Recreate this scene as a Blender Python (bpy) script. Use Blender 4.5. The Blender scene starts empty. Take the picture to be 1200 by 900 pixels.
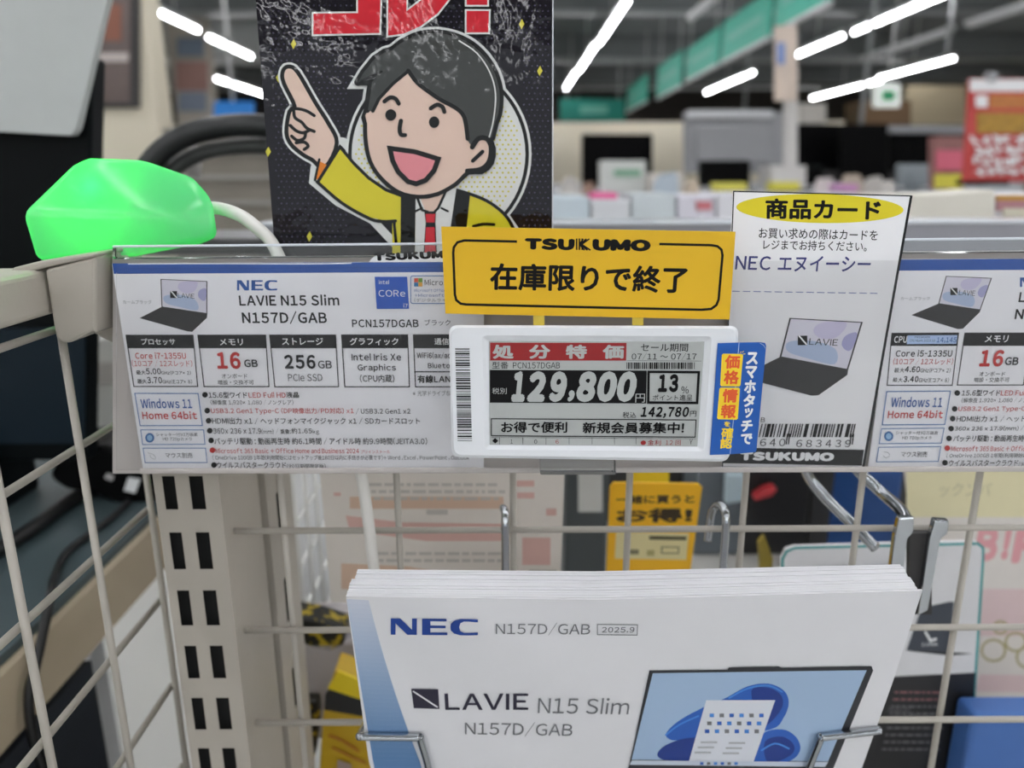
import bpy, bmesh, math, random
from mathutils import Vector, Matrix
from mathutils.geometry import tessellate_polygon
random.seed(7)
S = bpy.context.scene
COL = S.collection

# ------------------------------------------------------------------ camera, world, exposure
CAMP = Vector((0, 0, 1.25)); PITCH = 15.2; ROLL = 0.25; FPX = 900.0
cd = bpy.data.cameras.new('camera'); cam = bpy.data.objects.new('camera', cd); COL.objects.link(cam)
RC = Matrix.Rotation(math.radians(90 - PITCH), 4, 'X') @ Matrix.Rotation(math.radians(-ROLL), 4, 'Z')
cam.matrix_world = Matrix.Translation(CAMP) @ RC
cd.sensor_width = 36; cd.lens = 36 * FPX / 1200; cd.clip_start = 0.01
cd.dof.use_dof = True; cd.dof.focus_distance = 0.276; cd.dof.aperture_fstop = 7.6
S.camera = cam
w = bpy.data.worlds.new('world'); S.world = w; w.use_nodes = True
w.node_tree.nodes['Background'].inputs[0].default_value = (.86, .93, 1, 1)
w.node_tree.nodes['Background'].inputs[1].default_value = 0.8
S.view_settings.view_transform = 'Standard'; S.view_settings.look = 'None'
S.view_settings.exposure = 0.0; S.view_settings.gamma = 1.0; S.view_settings.use_curve_mapping = False
LAMP_POWER = 24.0

# ------------------------------------------------------------------ geometry helpers
def ray(px, py):
    return RC.to_3x3() @ Vector(((px - 600) / FPX, (450 - py) / FPX, -1))
def at(px, py, Y):
    d = ray(px, py); return CAMP + d * (Y / d.y)
def atX(px, py, X):
    d = ray(px, py); return CAMP + d * (X / d.x)
def atZ(px, py, Z):
    d = ray(px, py); return CAMP + d * ((Z - CAMP.z) / d.z)

def lin(c):
    c = c / 255.0
    return c / 12.92 if c <= .04045 else ((c + .055) / 1.055) ** 2.4
MATS = {}
def mat(name, rgb, rough=.5, metal=0., spec=.5, noise=.05, scale=60., bump=0., bscale=80., emit=0., two=None):
    if name in MATS: return MATS[name]
    m = bpy.data.materials.new(name); m.use_nodes = True
    nt = m.node_tree; b = nt.nodes['Principled BSDF']
    c = [lin(v) for v in rgb]
    b.inputs['Roughness'].default_value = rough; b.inputs['Metallic'].default_value = metal
    b.inputs['Specular IOR Level'].default_value = spec
    b.inputs['Base Color'].default_value = (*c, 1)
    tc = nt.nodes.new('ShaderNodeTexCoord')
    if noise:
        n = nt.nodes.new('ShaderNodeTexNoise'); n.inputs['Scale'].default_value = scale; n.inputs['Detail'].default_value = 3
        nt.links.new(tc.outputs['Object'], n.inputs['Vector'])
        mx = nt.nodes.new('ShaderNodeMix'); mx.data_type = 'RGBA'
        mx.inputs[6].default_value = (*[v * (1 - noise) for v in c], 1)
        mx.inputs[7].default_value = (*[min(1, v * (1 + noise)) for v in c], 1)
        fac = n.outputs['Fac']
        if two:                                               # two-tone mottled print
            rp = nt.nodes.new('ShaderNodeValToRGB'); rp.color_ramp.elements[0].position = .54; rp.color_ramp.elements[1].position = .6
            nt.links.new(fac, rp.inputs[0]); fac = rp.outputs[0]; mx.inputs[7].default_value = (*[lin(v) for v in two], 1)
        nt.links.new(fac, mx.inputs[0]); nt.links.new(mx.outputs[2], b.inputs['Base Color'])
    if bump:
        n2 = nt.nodes.new('ShaderNodeTexNoise'); n2.inputs['Scale'].default_value = bscale; n2.inputs['Detail'].default_value = 2
        nt.links.new(tc.outputs['Object'], n2.inputs['Vector'])
        bp = nt.nodes.new('ShaderNodeBump'); bp.inputs['Strength'].default_value = bump; bp.inputs['Distance'].default_value = .002
        nt.links.new(n2.outputs['Fac'], bp.inputs['Height']); nt.links.new(bp.outputs['Normal'], b.inputs['Normal'])
    if emit:
        b.inputs['Emission Color'].default_value = (*c, 1); b.inputs['Emission Strength'].default_value = emit
    MATS[name] = m; return m
def clear_mat(name, tint, gloss, rough=.05, fac=.1):
    if name in MATS: return MATS[name]
    m = bpy.data.materials.new(name); m.use_nodes = True; nt = m.node_tree; nt.nodes.clear()
    o = nt.nodes.new('ShaderNodeOutputMaterial'); t = nt.nodes.new('ShaderNodeBsdfTransparent'); g = nt.nodes.new('ShaderNodeBsdfGlossy')
    d = nt.nodes.new('ShaderNodeBsdfDiffuse'); d.inputs[0].default_value = (.8, .82, .82, 1)
    t.inputs[0].default_value = (*[lin(v) for v in tint], 1); g.inputs['Roughness'].default_value = rough
    fr = nt.nodes.new('ShaderNodeFresnel'); fr.inputs[0].default_value = 1.45
    ml = nt.nodes.new('ShaderNodeMath'); ml.operation = 'MULTIPLY'; ml.inputs[1].default_value = gloss
    nt.links.new(fr.outputs[0], ml.inputs[0])
    m1 = nt.nodes.new('ShaderNodeMixShader'); m2 = nt.nodes.new('ShaderNodeMixShader')
    m2.inputs[0].default_value = fac
    nt.links.new(t.outputs[0], m2.inputs[1]); nt.links.new(d.outputs[0], m2.inputs[2])
    nt.links.new(ml.outputs[0], m1.inputs[0]); nt.links.new(m2.outputs[0], m1.inputs[1]); nt.links.new(g.outputs[0], m1.inputs[2])
    nt.links.new(m1.outputs[0], o.inputs[0])
    MATS[name] = m; return m

WL = {}
def tag(o, label=None, cat=None, group=None, kind=None):
    if label: o['label'] = label
    if cat: o['category'] = cat
    if group: o['group'] = group
    if kind: o['kind'] = kind
    return o
def thing(name, label, cat, loc, group=None):
    o = bpy.data.objects.new(name, None); o.empty_display_size = .02; COL.objects.link(o)
    o.location = loc; WL[o.name] = Vector(loc)
    return tag(o, label, cat, group)

class MB:
    """collects faces, links them as ONE mesh object"""
    def __init__(s): s.v = []; s.f = []; s.m = []; s.mats = []; s.sm = []
    def mi(s, m):
        if m not in s.mats: s.mats.append(m)
        return s.mats.index(m)
    def add(s, vs, fs, m, smooth=False):
        b = len(s.v); k = s.mi(m); s.v += [Vector(v) for v in vs]
        for f in fs: s.f.append([b + i for i in f]); s.m.append(k); s.sm.append(smooth)
    def quad(s, a, b, c, d, m): s.add([a, b, c, d], [(0, 1, 2, 3)], m)
    def box(s, p0, p1, m, bevel=0., seg=2, smooth=False):
        x0, y0, z0 = [min(a, b) for a, b in zip(p0, p1)]; x1, y1, z1 = [max(a, b) for a, b in zip(p0, p1)]
        bm = bmesh.new(); bmesh.ops.create_cube(bm, size=1)
        for v in bm.verts:
            v.co = Vector((x0 + (v.co.x + .5) * (x1 - x0), y0 + (v.co.y + .5) * (y1 - y0), z0 + (v.co.z + .5) * (z1 - z0)))
        if bevel: bmesh.ops.bevel(bm, geom=list(bm.edges), offset=bevel, segments=seg, profile=.5, affect='EDGES')
        s.addbm(bm, m, smooth)
    def addbm(s, bm, m, smooth=False):
        bm.verts.index_update()
        s.add([v.co.copy() for v in bm.verts], [[v.index for v in f.verts] for f in bm.faces], m, smooth); bm.free()
    def prism(s, pts, ext, m, bevel=0., seg=2, smooth=False):
        """closed polygon of world points extruded by the vector ext"""
        bm = bmesh.new(); ext = Vector(ext)
        a = [bm.verts.new(p) for p in pts]; b = [bm.verts.new(Vector(p) + ext) for p in pts]
        n = len(pts); bm.faces.new(a); bm.faces.new(b[::-1])
        for i in range(n): bm.faces.new((a[i], b[i], b[(i + 1) % n], a[(i + 1) % n]))
        bmesh.ops.recalc_face_normals(bm, faces=bm.faces)
        if bevel: bmesh.ops.bevel(bm, geom=list(bm.edges), offset=bevel, segments=seg, profile=.5, affect='EDGES')
        s.addbm(bm, m, smooth)
    def tube(s, pts, r, m, seg=10, smooth_n=0, flat=None):
        pts = [Vector(p) for p in pts]
        if smooth_n: pts = catmull(pts, smooth_n)
        rr = r if isinstance(r, (list, tuple)) else [r] * len(pts)
        ring = []; up = None
        for i, p in enumerate(pts):
            t = (pts[min(i + 1, len(pts) - 1)] - pts[max(i - 1, 0)]).normalized()
            if up is None:
                up = Vector((0, 0, 1)) if abs(t.z) < .9 else Vector((1, 0, 0))
            sd = t.cross(up).normalized(); up = sd.cross(t).normalized()
            k = flat or 1.0
            ring.append([p + (sd * math.cos(2 * math.pi * j / seg) * k + up * math.sin(2 * math.pi * j / seg)) * rr[i] for j in range(seg)])
        vs = [v for q in ring for v in q]; fs = []
        for i in range(len(pts) - 1):
            for j in range(seg):
                fs.append((i * seg + j, i * seg + (j + 1) % seg, (i + 1) * seg + (j + 1) % seg, (i + 1) * seg + j))
        fs.append(list(range(seg))[::-1]); fs.append([(len(pts) - 1) * seg + j for j in range(seg)])
        s.add(vs, fs, m, True)
    def lathe(s, c, prof, m, seg=20, axis='Z'):
        vs = []; fs = []
        for (r, h) in prof:
            for j in range(seg):
                a = 2 * math.pi * j / seg; x, y = r * math.cos(a), r * math.sin(a)
                vs.append(Vector(c) + (Vector((x, y, h)) if axis == 'Z' else Vector((x, h, y)) if axis == 'Y' else Vector((h, x, y))))
        for i in range(len(prof) - 1):
            for j in range(seg): fs.append((i * seg + j, i * seg + (j + 1) % seg, (i + 1) * seg + (j + 1) % seg, (i + 1) * seg + j))
        fs.append(list(range(seg))[::-1]); fs.append([(len(prof) - 1) * seg + j for j in range(seg)])
        s.add(vs, fs, m, True)
    def build(s, name, parent=None, label=None, cat=None, group=None, kind=None):
        if parent is not None: org = WL[parent.name]
        else:
            xs = [v.x for v in s.v]; ys = [v.y for v in s.v]; zs = [v.z for v in s.v]
            org = Vector(((min(xs) + max(xs)) / 2, (min(ys) + max(ys)) / 2, min(zs)))
        me = bpy.data.meshes.new(name)
        me.from_pydata([v - org for v in s.v], [], s.f); 
        for m in s.mats: me.materials.append(m)
        me.polygons.foreach_set('material_index', s.m); me.polygons.foreach_set('use_smooth', s.sm); me.update()
        o = bpy.data.objects.new(name, me); COL.objects.link(o); WL[o.name] = org.copy()
        if parent is not None: o.parent = parent
        else: o.location = org
        return tag(o, label, cat, group, kind)

def catmull(p, n, closed=False):
    out = []; L = len(p)
    for i in range(L if closed else L - 1):
        if closed: a, b, c, d = p[(i - 1) % L], p[i], p[(i + 1) % L], p[(i + 2) % L]
        else: a, b, c, d = p[max(i - 1, 0)], p[i], p[i + 1], p[min(i + 2, L - 1)]
        for k in range(n):
            t = k / n
            out.append(.5 * ((2 * b) + (c - a) * t + (2 * a - 5 * b + 4 * c - d) * t * t + (3 * b - a - 3 * c + d) * t ** 3))
    if not closed: out.append(p[-1])
    return out

TXT = {}
def glyph1(ch):
    """outline of one character, letters and digits in their full-width form"""
    if ch in 'Il':
        h = .733 if ch == 'I' else .79
        return [(0, 0), (.088, 0), (.088, h), (0, h)], [[0, 1, 2, 3]]
    if ch not in TXT:
        c = bpy.data.curves.new('t', 'FONT'); c.size = 1; c.resolution_u = 3
        c.body = chr(ord(ch) + 0xFEE0) if 0x21 <= ord(ch) <= 0x7e else ch
        o = bpy.data.objects.new('t', c); COL.objects.link(o)
        dg = bpy.context.evaluated_depsgraph_get(); me = bpy.data.meshes.new_from_object(o.evaluated_get(dg))
        vs = [(v.co.x, v.co.y) for v in me.vertices]; fs = [list(p.vertices) for p in me.polygons]
        bpy.data.objects.remove(o); bpy.data.curves.remove(c); bpy.data.meshes.remove(me)
        k = {'/': .55, '-': .42, ':': 1}.get(ch, 1.)
        TXT[ch] = ([(v[0] * k, v[1]) for v in vs], fs)
    return TXT[ch]
def glyphs(s, bold=0., shear=0., spacing=1.):
    x = 0.; V = []; Fc = []
    for ch in s:
        if ch in ' \u3000': x += .26 if ch == ' ' else 1.; continue
        vs, fs = glyph1(ch); a = min(v[0] for v in vs); b = max(v[0] for v in vs)
        if ord(ch) < 0x7f: sb = (.02 if ch in 'AVWTY/' else .065) + bold * 1.1; dx = x + sb - a; adv = (b - a) + 2 * sb
        else: dx = x; adv = 1.
        n = len(V); V += [(v[0] + dx + shear * v[1], v[1]) for v in vs]; Fc += [[n + q for q in f] for f in fs]; x += adv * spacing
    return V, Fc

class Ink(MB):
    """prints onto a plane standing in the place: every mark is thin geometry on that plane"""
    def __init__(s, P, N, step=8e-6):
        super().__init__(); s.P = Vector(P); s.N = Vector(N).normalized()
        s.U = Vector((0, 0, 1)).cross(s.N).normalized()
        s.V = s.N.cross(s.U).normalized()
        s.o = (0, 0, 1.0); s.lay = 0.; s.step = step
    def T(s, ox=0, oy=0, k=1.0): s.o = (ox, oy, k)
    def uv(s, x, y):
        d = ray(s.o[0] + x / s.o[2], s.o[1] + y / s.o[2])
        p = CAMP + d * ((s.P - CAMP).dot(s.N) / d.dot(s.N)) - s.P
        return Vector((p.dot(s.U), p.dot(s.V)))
    def w(s, q, lay=None): return s.P + s.U * q.x + s.V * q.y + s.N * (s.lay if lay is None else lay)
    def slab(s, pts, t, m, closed_smooth=0):
        """the sheet itself: front on the plane, thickness t behind it"""
        q = [s.uv(*p) for p in pts]
        s.prism([s.w(a, 0) for a in q], -s.N * t, m)
    def fill2(s, q, m):
        s.lay += s.step
        tri = tessellate_polygon([[Vector((a.x, a.y, 0)) for a in q]])
        fs = []
        for t in tri:
            a, b, c = [q[i] for i in t]
            fs.append(t if (b - a).cross(c - a) > 0 else t[::-1])
        s.add([s.w(a) for a in q], fs, m)
    def poly(s, pts, m, smooth=0):
        p = [Vector(a) for a in pts]
        if smooth: p = catmull(p, smooth, True)
        s.fill2([s.uv(*a) for a in p], m)
    def rect(s, x0, y0, x1, y1, m): s.poly([(x0, y0), (x1, y0), (x1, y1), (x0, y1)], m)
    def ell(s, cx, cy, rx, ry, m, n=24, rot=0.):
        c, k = math.cos(rot), math.sin(rot)
        s.poly([(cx + rx * math.cos(a) * c - ry * math.sin(a) * k, cy + rx * math.cos(a) * k + ry * math.sin(a) * c) for a in [2 * math.pi * i / n for i in range(n)]], m)
    def stroke(s, pts, w, m, closed=False, smooth=0, caps=True):
        p = [Vector(a) for a in pts]
        if smooth: p = catmull(p, smooth, closed)
        n = len(p); L = []; R = []
        for i in range(n):
            a = p[(i - 1) % n] if (closed or i) else None; b = p[(i + 1) % n] if (closed or i < n - 1) else None
            t1 = (p[i] - a).normalized() if a is not None else (b - p[i]).normalized()
            t2 = (b - p[i]).normalized() if b is not None else t1
            n1 = Vector((-t1.y, t1.x)); n2 = Vector((-t2.y, t2.x)); h = (n1 + n2)
            h = h.normalized() if h.length > 1e-6 else n1
            k = w / 2 / max(.5, h.dot(n1)); L.append(p[i] + h * k); R.append(p[i] - h * k)
        s.lay += s.step
        LW = [s.w(s.uv(*a)) for a in L]; RW = [s.w(s.uv(*a)) for a in R]
        fs = [(i, (i + 1) % n, n + (i + 1) % n, n + i) for i in range(n if closed else n - 1)]
        s.add(LW + RW, fs, m)
        if caps and not closed:
            for e in (p[0], p[-1]): s.ell(e.x, e.y, w / 2, w / 2, m, 12)
    def frame(s, pts, w, m): s.stroke(pts, w, m, closed=True)
    def rrect(s, x0, y0, x1, y1, r, n=5, dy=0.):
        out = []
        for cx, cy, a0 in ((x1 - r, y0 + r + dy, -90), (x1 - r, y1 - r + dy, 0), (x0 + r, y1 - r, 90), (x0 + r, y0 + r, 180)):
            for i in range(n + 1):
                a = math.radians(a0 + 90 * i / n); out.append((cx + r * math.cos(a), cy + r * math.sin(a)))
        return out
    def text(s, t, x0, y0, x1, y1, m, dy=0., bold=0., shear=0., spacing=1.):
        """glyph box fitted to the box x0..x1, y0..y1 (dy: how much lower its right end is)"""
        heavy = max(0., bold) * 1.2
        vs, fs = glyphs(t, heavy, shear, spacing)
        if not vs: return
        ax = min(v[0] for v in vs); bx = max(v[0] for v in vs); ay = min(v[1] for v in vs); by = max(v[1] for v in vs)
        ax -= heavy; bx += heavy; ay -= heavy; by += heavy
        a = s.uv(x0, y1); b = s.uv(x1, y1 + dy); c = s.uv((x0 + x1) / 2, y0 + dy / 2); d = s.uv((x0 + x1) / 2, y1 + dy / 2)
        e = b - a; up = Vector((-e.y, e.x)).normalized() * (c - d).length
        cjk = heavy > .003
        offs = [(0, 0)]
        if cjk:
            g = heavy; offs += [(g * math.cos(i * math.pi / 4), g * math.sin(i * math.pi / 4)) for i in range(8)]
        for ox, oy in offs:
            s.lay += s.step * (.15 if cjk else 1)
            wv = [s.w(a + e * ((v[0] + ox - ax) / (bx - ax)) + up * ((v[1] + oy - ay) / (by - ay))) for v in vs]
            s.add(wv, fs, m)
    def bars(s, x0, y0, x1, y1, m, n=40, seed=1, tall=(), dx=0., horiz=False):
        r = random.Random(seed); 
        ws = [r.choice((1, 1, 1, 2, 2, 3)) for _ in range(2 * n)]; tot = sum(ws); p = 0
        s.lay += s.step
        for i, q in enumerate(ws):
            if i % 2 == 0:
                if horiz:
                    a = y0 + (y1 - y0) * p / tot; b = y0 + (y1 - y0) * (p + q) / tot
                    sh0 = dx * p / tot; sh1 = dx * (p + q) / tot
                    pts = [(x0 + sh0, a), (x1 + sh0, a), (x1 + sh1, b), (x0 + sh1, b)]
                else:
                    a = x0 + (x1 - x0) * p / tot; b = x0 + (x1 - x0) * (p + q) / tot
                    pts = [(a, y0), (b, y0), (b + dx, y1), (a + dx, y1)]
                q4 = [s.w(s.uv(*c)) for c in pts]; s.add([q4[3], q4[2], q4[1], q4[0]], [(0, 1, 2, 3)], m)
            p += q

# inks and papers
PAPER = mat('white_card', (246, 246, 250), .6); BLACK = mat('black_ink', (12, 12, 14), .6, spec=.2); DGREY = mat('charcoal_ink', (32, 33, 35), .6, spec=.2)
GREY = mat('grey_ink', (125, 127, 130), .5); LGREY = mat('light_grey_ink', (180, 183, 188), .5)
RED = mat('red_ink', (196, 46, 44), .5); BLUE = mat('blue_ink', (32, 84, 160), .5); WHITE = mat('white_ink', (240, 241, 242), .5)
NAVY = mat('navy_band', (28, 78, 158), .4); OUTB = mat('blue_outline', (70, 118, 178), .5)
YELLOW = mat('yellow_card', (226, 180, 12), .45); INTEL = mat('badge_blue', (18, 84, 190), .45)
BEIGE = mat('beige_steel', (174, 168, 157), .45, spec=.4, bump=.03, bscale=300)
WIREM = mat('ivory_wire', (176, 171, 161), .4); CHROME = mat('chrome', (186, 190, 194), .12, 1.0, noise=.02)
CLEAR = clear_mat('clear_plastic', (250, 252, 252), 1.0, .04, .05)
PANE = clear_mat('clear_pane', (253, 253, 253), .5, .12, .01)
# ------------------------------------------------------------------ the shop hall
CEIL = mat('dark_ceiling', (126, 130, 131), .9, noise=.12, scale=1.5); FLR = mat('pale_floor', (206, 206, 202), .35, noise=.03, scale=2)
CREAM = mat('cream_wall', (214, 206, 186), .8, scale=3)
def struct(name, p0, p1, m):
    b = MB(); b.box(p0, p1, m); return b.build(name, kind='structure')
struct('floor', (-9, -14, -.1), (12, 22, 0), FLR)
struct('ceiling', (-9, -14, 3.6), (12, 22, 3.7), CEIL)
struct('wall_back', (-9, 21.8, 0), (12, 22, 3.6), mat('far_wall_cream', (244, 236, 216), .8, scale=3))
struct('trim_3', (-9, 20.6, 2.55), (12, 20.7, 3.6), mat('soffit_dark', (52, 47, 43), .8))
struct('wall_left', (-9.2, -14, 0), (-9, 22, 3.6), CREAM)
struct('wall_right', (12, -14, 0), (12.2, 22, 3.6), CREAM)
b = MB()
for y_ in (6.5, 10.5, 14.5, 18.5): b.box((-9, y_, 3.25), (12, y_ + .35, 3.6), CEIL, .01)
b.build('trim_1', kind='structure')
b = MB()
for y_, z_ in ((9.4, 3.02), (13, 3.0), (17, 3.0)): b.tube([(-9, y_, z_), (12, y_ + .25, z_)], .035, mat('pipe_grey', (170, 172, 172), .5), 8)
b.build('trim_2', kind='structure')
struct('trim_4', (-8.5, 12, 2.95), (-2.3, 13, 3.45), mat('ceiling_tone_pale', (196, 200, 200), .5))  # pale box added to lighten the ceiling tone at the left
TUBE = mat('lit_tube', (252, 252, 255), .4, noise=0, emit=LAMP_POWER); FIX = mat('lamp_housing', (225, 226, 226), .4)
LZ = 2.85
vis = {}
def lamp(X, Y, L, lit=True, label=None, group=None):
    t = thing('ceiling_lamp', label, 'ceiling lamp', (X, Y + L / 2, LZ), group)
    b = MB(); b.box((X - .035, Y, LZ + .02), (X + .035, Y + L, LZ + .075), FIX, .008); b.build('housing', t)
    b = MB(); b.tube([(X, Y + .03, LZ), (X, Y + L - .03, LZ)], .016, TUBE if lit else FIX, 10); b.build('tube', t)
    b = MB(); b.tube([(X, Y + L * .5, LZ + .07), (X, Y + L * .5, 3.6)], .008, FIX, 6); b.build('suspension_rod', t)
G = 'ceiling lamps outside the picture'; GL = 'lit ceiling tube lamp running away down the hall, outside or hidden in the picture'
for X in (-5.0, -2.2, -1.0, 1.1, 4.0, 6.5):
    for i in range(8): lamp(X, -11.8 + 2.42 * i, 2.3, True, GL, G)
for X in (-3.6, 0.0, 2.4, 5.2):  # extra unseen rows added to keep the hall bright
    for i in range(6): lamp(X, -11.8 + 2.42 * i, 2.3, True, GL, G)
for i in range(7):  # unseen tubes added to brighten the far wall
    X = -4 + 2.4 * i; t = thing('wall_fill_lamp', 'unseen tube lamp added behind the dark fascia to brighten the far wall', 'added wall lamp', (X, 21, 2.8), 'added lamps behind the fascia')
    b = MB(); b.box((X - 1.1, 20.97, 2.84), (X + 1.1, 21.03, 2.9), FIX, .006); b.build('housing', t)
    b = MB(); b.tube([(X - 1.08, 21, 2.8), (X + 1.08, 21, 2.8)], .018, TUBE, 8); b.build('tube', t)
    b = MB(); b.box((X - .03, 20.7, 2.85), (X + .03, 20.98, 2.89), FIX); b.build('arm', t)
ORD = ('nearest', 'middle', 'farthest')
for i in range(3): lamp(1.12 - .03 * i, 8.0 + 2.6 * i, 2.5, True, '%s lit tube of the steep row of lamps just right of the cartoon poster' % ORD[i])
lamp(4.03, 7.6, 2.2, True, 'nearest lit tube of the bright lamp row at the upper right'); lamp(4.0, 10.0, 1.7, True, 'second lit tube of the upper right row, beside the green sign with the near corner')
lamp(3.96, 13.4, 3.2, True, 'lit tube hanging above the large grey monitor'); lamp(6.4, 11.9, 2.4, True, 'lit tube with its right end above the exit sign'); lamp(6.6, 14.6, 3.3, True, 'lit tube running left of the exit sign')
lamp(5.2, 7.6, 1.9, False, 'unlit tube at the top right corner of the hall'); lamp(5.2, 9.8, 2.4, False, 'unlit tube between the two bright lamp rows at the right'); lamp(1.95, 7.6, 1.5, False, 'faint short tube hanging above the row of green signs')
lamp(-3.55, 8.25, 1.25, True, 'upper left lit tube seen beside the cartoon poster'); lamp(-3.6, 9.9, 1.6, True, 'second lit tube of the upper pair left of the cartoon poster'); lamp(-5.0, 12.6, 4.6, True, 'lowest bright lit tube left of the cartoon poster')
lamp(1.6, 19, 1.2, True, 'small far lamp glowing above the black monitor')

# ------------------------------------------------------------------ label rail with its cards
YC = .291
FACE = (0, -1, 0)
rail = thing('label_rail', 'long clear plastic label rail holding the printed spec cards', 'label rail', (0, .297, at(600, 556, .297).z))
def strip(mb, xl, xr, y0l, y0r, y1l, y1r, Yf, Yb, m, bev=0.):
    a = at(xl, y1l, Yf); b = at(xr, y1r, Yf); c = at(xr, y0r, Yf); d = at(xl, y0l, Yf)
    mb.prism([a, b, c, d], (0, Yb - Yf, 0), m, bev)
b = MB(); strip(b, 132, 1420, 303, 293, 555, 550, .2945, .2985, mat('grey_plastic', (188, 182, 178), .5)); b.build('back_plate', rail)
b = MB(); strip(b, 131, 1420, 289, 277, 304, 295, .2905, .2945, CLEAR, .0008); b.build('top_lip', rail, 'clear ridged lip along the top of the rail')
b = MB(); strip(b, 131, 1420, 287.5, 276, 290.5, 279.5, .2898, .2905, mat('edge_highlight', (222, 228, 235), .15, noise=0), .0004); b.build('lip_highlight', rail)  # opaque pale strip paints the highlight along the clear lip
b = MB(); strip(b, 136, 1420, 309, 304, 551, 548, .2868, .2874, PANE); b.build('front_pane', rail, 'clear front sheet covering the cards')
b = MB(); strip(b, 163, 1420, 549.5, 546.5, 556, 553, .2855, .2868, mat('grey_plastic', (188, 182, 178), .5), .0006); b.build('bottom_channel', rail)
b = MB(); strip(b, 633, 722, 541, 541, 557, 557, .2790, .2840, CLEAR, .0006); b.build('tag_clip', rail, 'clear clip under the price tag')

# ---- left spec card
def laptop(k, scr, base, logo, style=0):
    k.poly(base, mat('laptop_black', (38, 38, 40), .5)); 
    k.poly(scr, mat('laptop_frame', (45, 45, 48), .5))
    c = Vector((sum(p[0] for p in scr) / 4, sum(p[1] for p in scr) / 4))
    inn = [tuple(c + (Vector(p) - c) * f) for p, f in zip(scr, (.955, .955, .955, .955))]
    k.poly(inn, mat('screen_lilac', (222, 220, 232), .5))
    def L(u, v):
        a = Vector(inn[0]).lerp(Vector(inn[1]), u); b_ = Vector(inn[3]).lerp(Vector(inn[2]), u); return tuple(a.lerp(b_, v))
    k.poly([L(.05, .6), L(.4, .5), L(.75, .62), L(.8, .95), L(.4, .93), L(.08, .85)], mat('screen_blue', (178, 194, 222), .5), 4)
    k.poly([L(.45, .05), L(.8, .02), L(.72, .35), L(.5, .42), L(.36, .25)], mat('screen_violet', (206, 200, 226), .5), 4)
    k.poly([L(.84, .3), L(.99, .22), L(.99, .55), L(.92, .62), L(.82, .5)], mat('screen_purple', (170, 168, 210), .5), 4)
    x0, y0, x1, y1 = logo; s_ = (y1 - y0)
    k.rect(x0, y0, x0 + s_, y1, DGREY); k.stroke([(x0 + s_ * .12, y0), (x0 + s_ * .95, y1 - s_ * .05)], s_ * .16, WHITE, caps=False)
    k.text('LAVIE', x0 + s_ * 1.15, y0 + s_ * .28, x1, y1 - s_ * .1 + 2, DGREY, dy=(y1 - y0) * .12)
k = Ink((0, YC, 1.15), FACE)
k.slab([(131, 309), (567, 306.5), (567, 550.5), (168, 552.5)], .0006, PAPER)
k.poly([(131.5, 308.6), (567, 306.8), (567, 318.6), (133.5, 321)], NAVY)
k.stroke([(150, 309.3), (200, 309.0), (260, 308.9), (360, 309.2), (412, 308.4)], 1.3, WHITE, caps=False, smooth=3)
k.stroke([(133, 315), (560, 313)], .5, mat('band_line', (20, 60, 130), .4), caps=False)
k.poly([(432, 307), (438, 300.5), (446, 297.5), (567, 294), (567, 306.6)], WHITE)
k.text('TSUKUMO', 438, 297, 536, 306, BLACK, dy=-4, bold=.075, spacing=.86)
k.T(120, 270, 5.624)
laptop(k, [(383, 320), (692, 334), (692, 550), (390, 505)], [(392, 503), (692, 548), (690, 575), (592, 668), (560, 665), (245, 578)], (447, 400, 608, 446))
k.text('カームブラック', 138, 458, 325, 484, GREY)
k.text('LAVIE N15 Slim', 905, 424, 1563, 497, DGREY, dy=-2, bold=.022); k.text('N157D/GAB', 925, 531, 1482, 618, DGREY, bold=.022)
def nec(k, x0, y0, x1, y1, m, dy=0.):
    w_ = (x1 - x0); h = y1 - y0
    def X(u, v): return (x0 + u * w_, y0 + v * h + dy * u)
    k.poly([X(0, 0), X(.11, 0), X(.245, .7), X(.245, 0), X(.30, 0), X(.30, 1), X(.19, 1), X(.055, .3), X(.055, 1), X(0, 1)], m)
    k.poly([X(.36, 0), X(.64, 0), X(.64, .15), X(.455, .15), X(.455, .42), X(.63, .42), X(.63, .57), X(.455, .57), X(.455, .84), X(.65, .84), X(.65, 1), X(.36, 1)], m)
    k.poly([X(1, .02), X(1, .19), X(.9, .15), X(.84, .15), X(.80, .25), X(.785, .5), X(.80, .75), X(.84, .85), X(.9, .85), X(1, .81), X(1, .98), X(.9, 1), X(.8, 1), X(.73, .9), X(.69, .7), X(.685, .5), X(.69, .3), X(.73, .1), X(.8, 0), X(.9, 0)], m)
nec(k, 888, 328, 1152, 395, BLUE)
k.T(320, 280, 5.624)
k.text('PCN157DGAB', 522, 530, 960, 582, DGREY, bold=.018); k.text('ブラック', 1000, 530, 1170, 571, DGREY)
k.poly([(670, 249), (884, 249), (897, 460), (684, 461)], INTEL)
k.text('intel', 697, 270, 765, 298, WHITE, bold=.01); k.text('CORe', 697, 336, 872, 380, WHITE, bold=0); k.text('i7', 860, 425, 888, 452, WHITE)
k.frame(k.rrect(908, 243, 1370, 425, 14), 5, OUTB)
for cx, cy, mm in ((930, 258, mat('sq_red', (214, 80, 50), .5)), (958, 258, mat('sq_green', (110, 160, 50), .5)), (930, 286, mat('sq_blue', (40, 130, 190), .5)), (958, 286, mat('sq_yellow', (230, 170, 60), .5))):
    k.rect(cx, cy, cx + 27, cy + 27, mm)
k.text('Microsoft', 1000, 265, 1230, 305, DGREY); k.text('Microsoft Office Home & Business', 932, 328, 1340, 348, BLUE)
k.text('+Microsoft 365 Basic', 932, 360, 1290, 380, BLUE); k.text('(デジタルライセンス版)', 932, 390, 1290, 415, GREY)
k.T()
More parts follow.
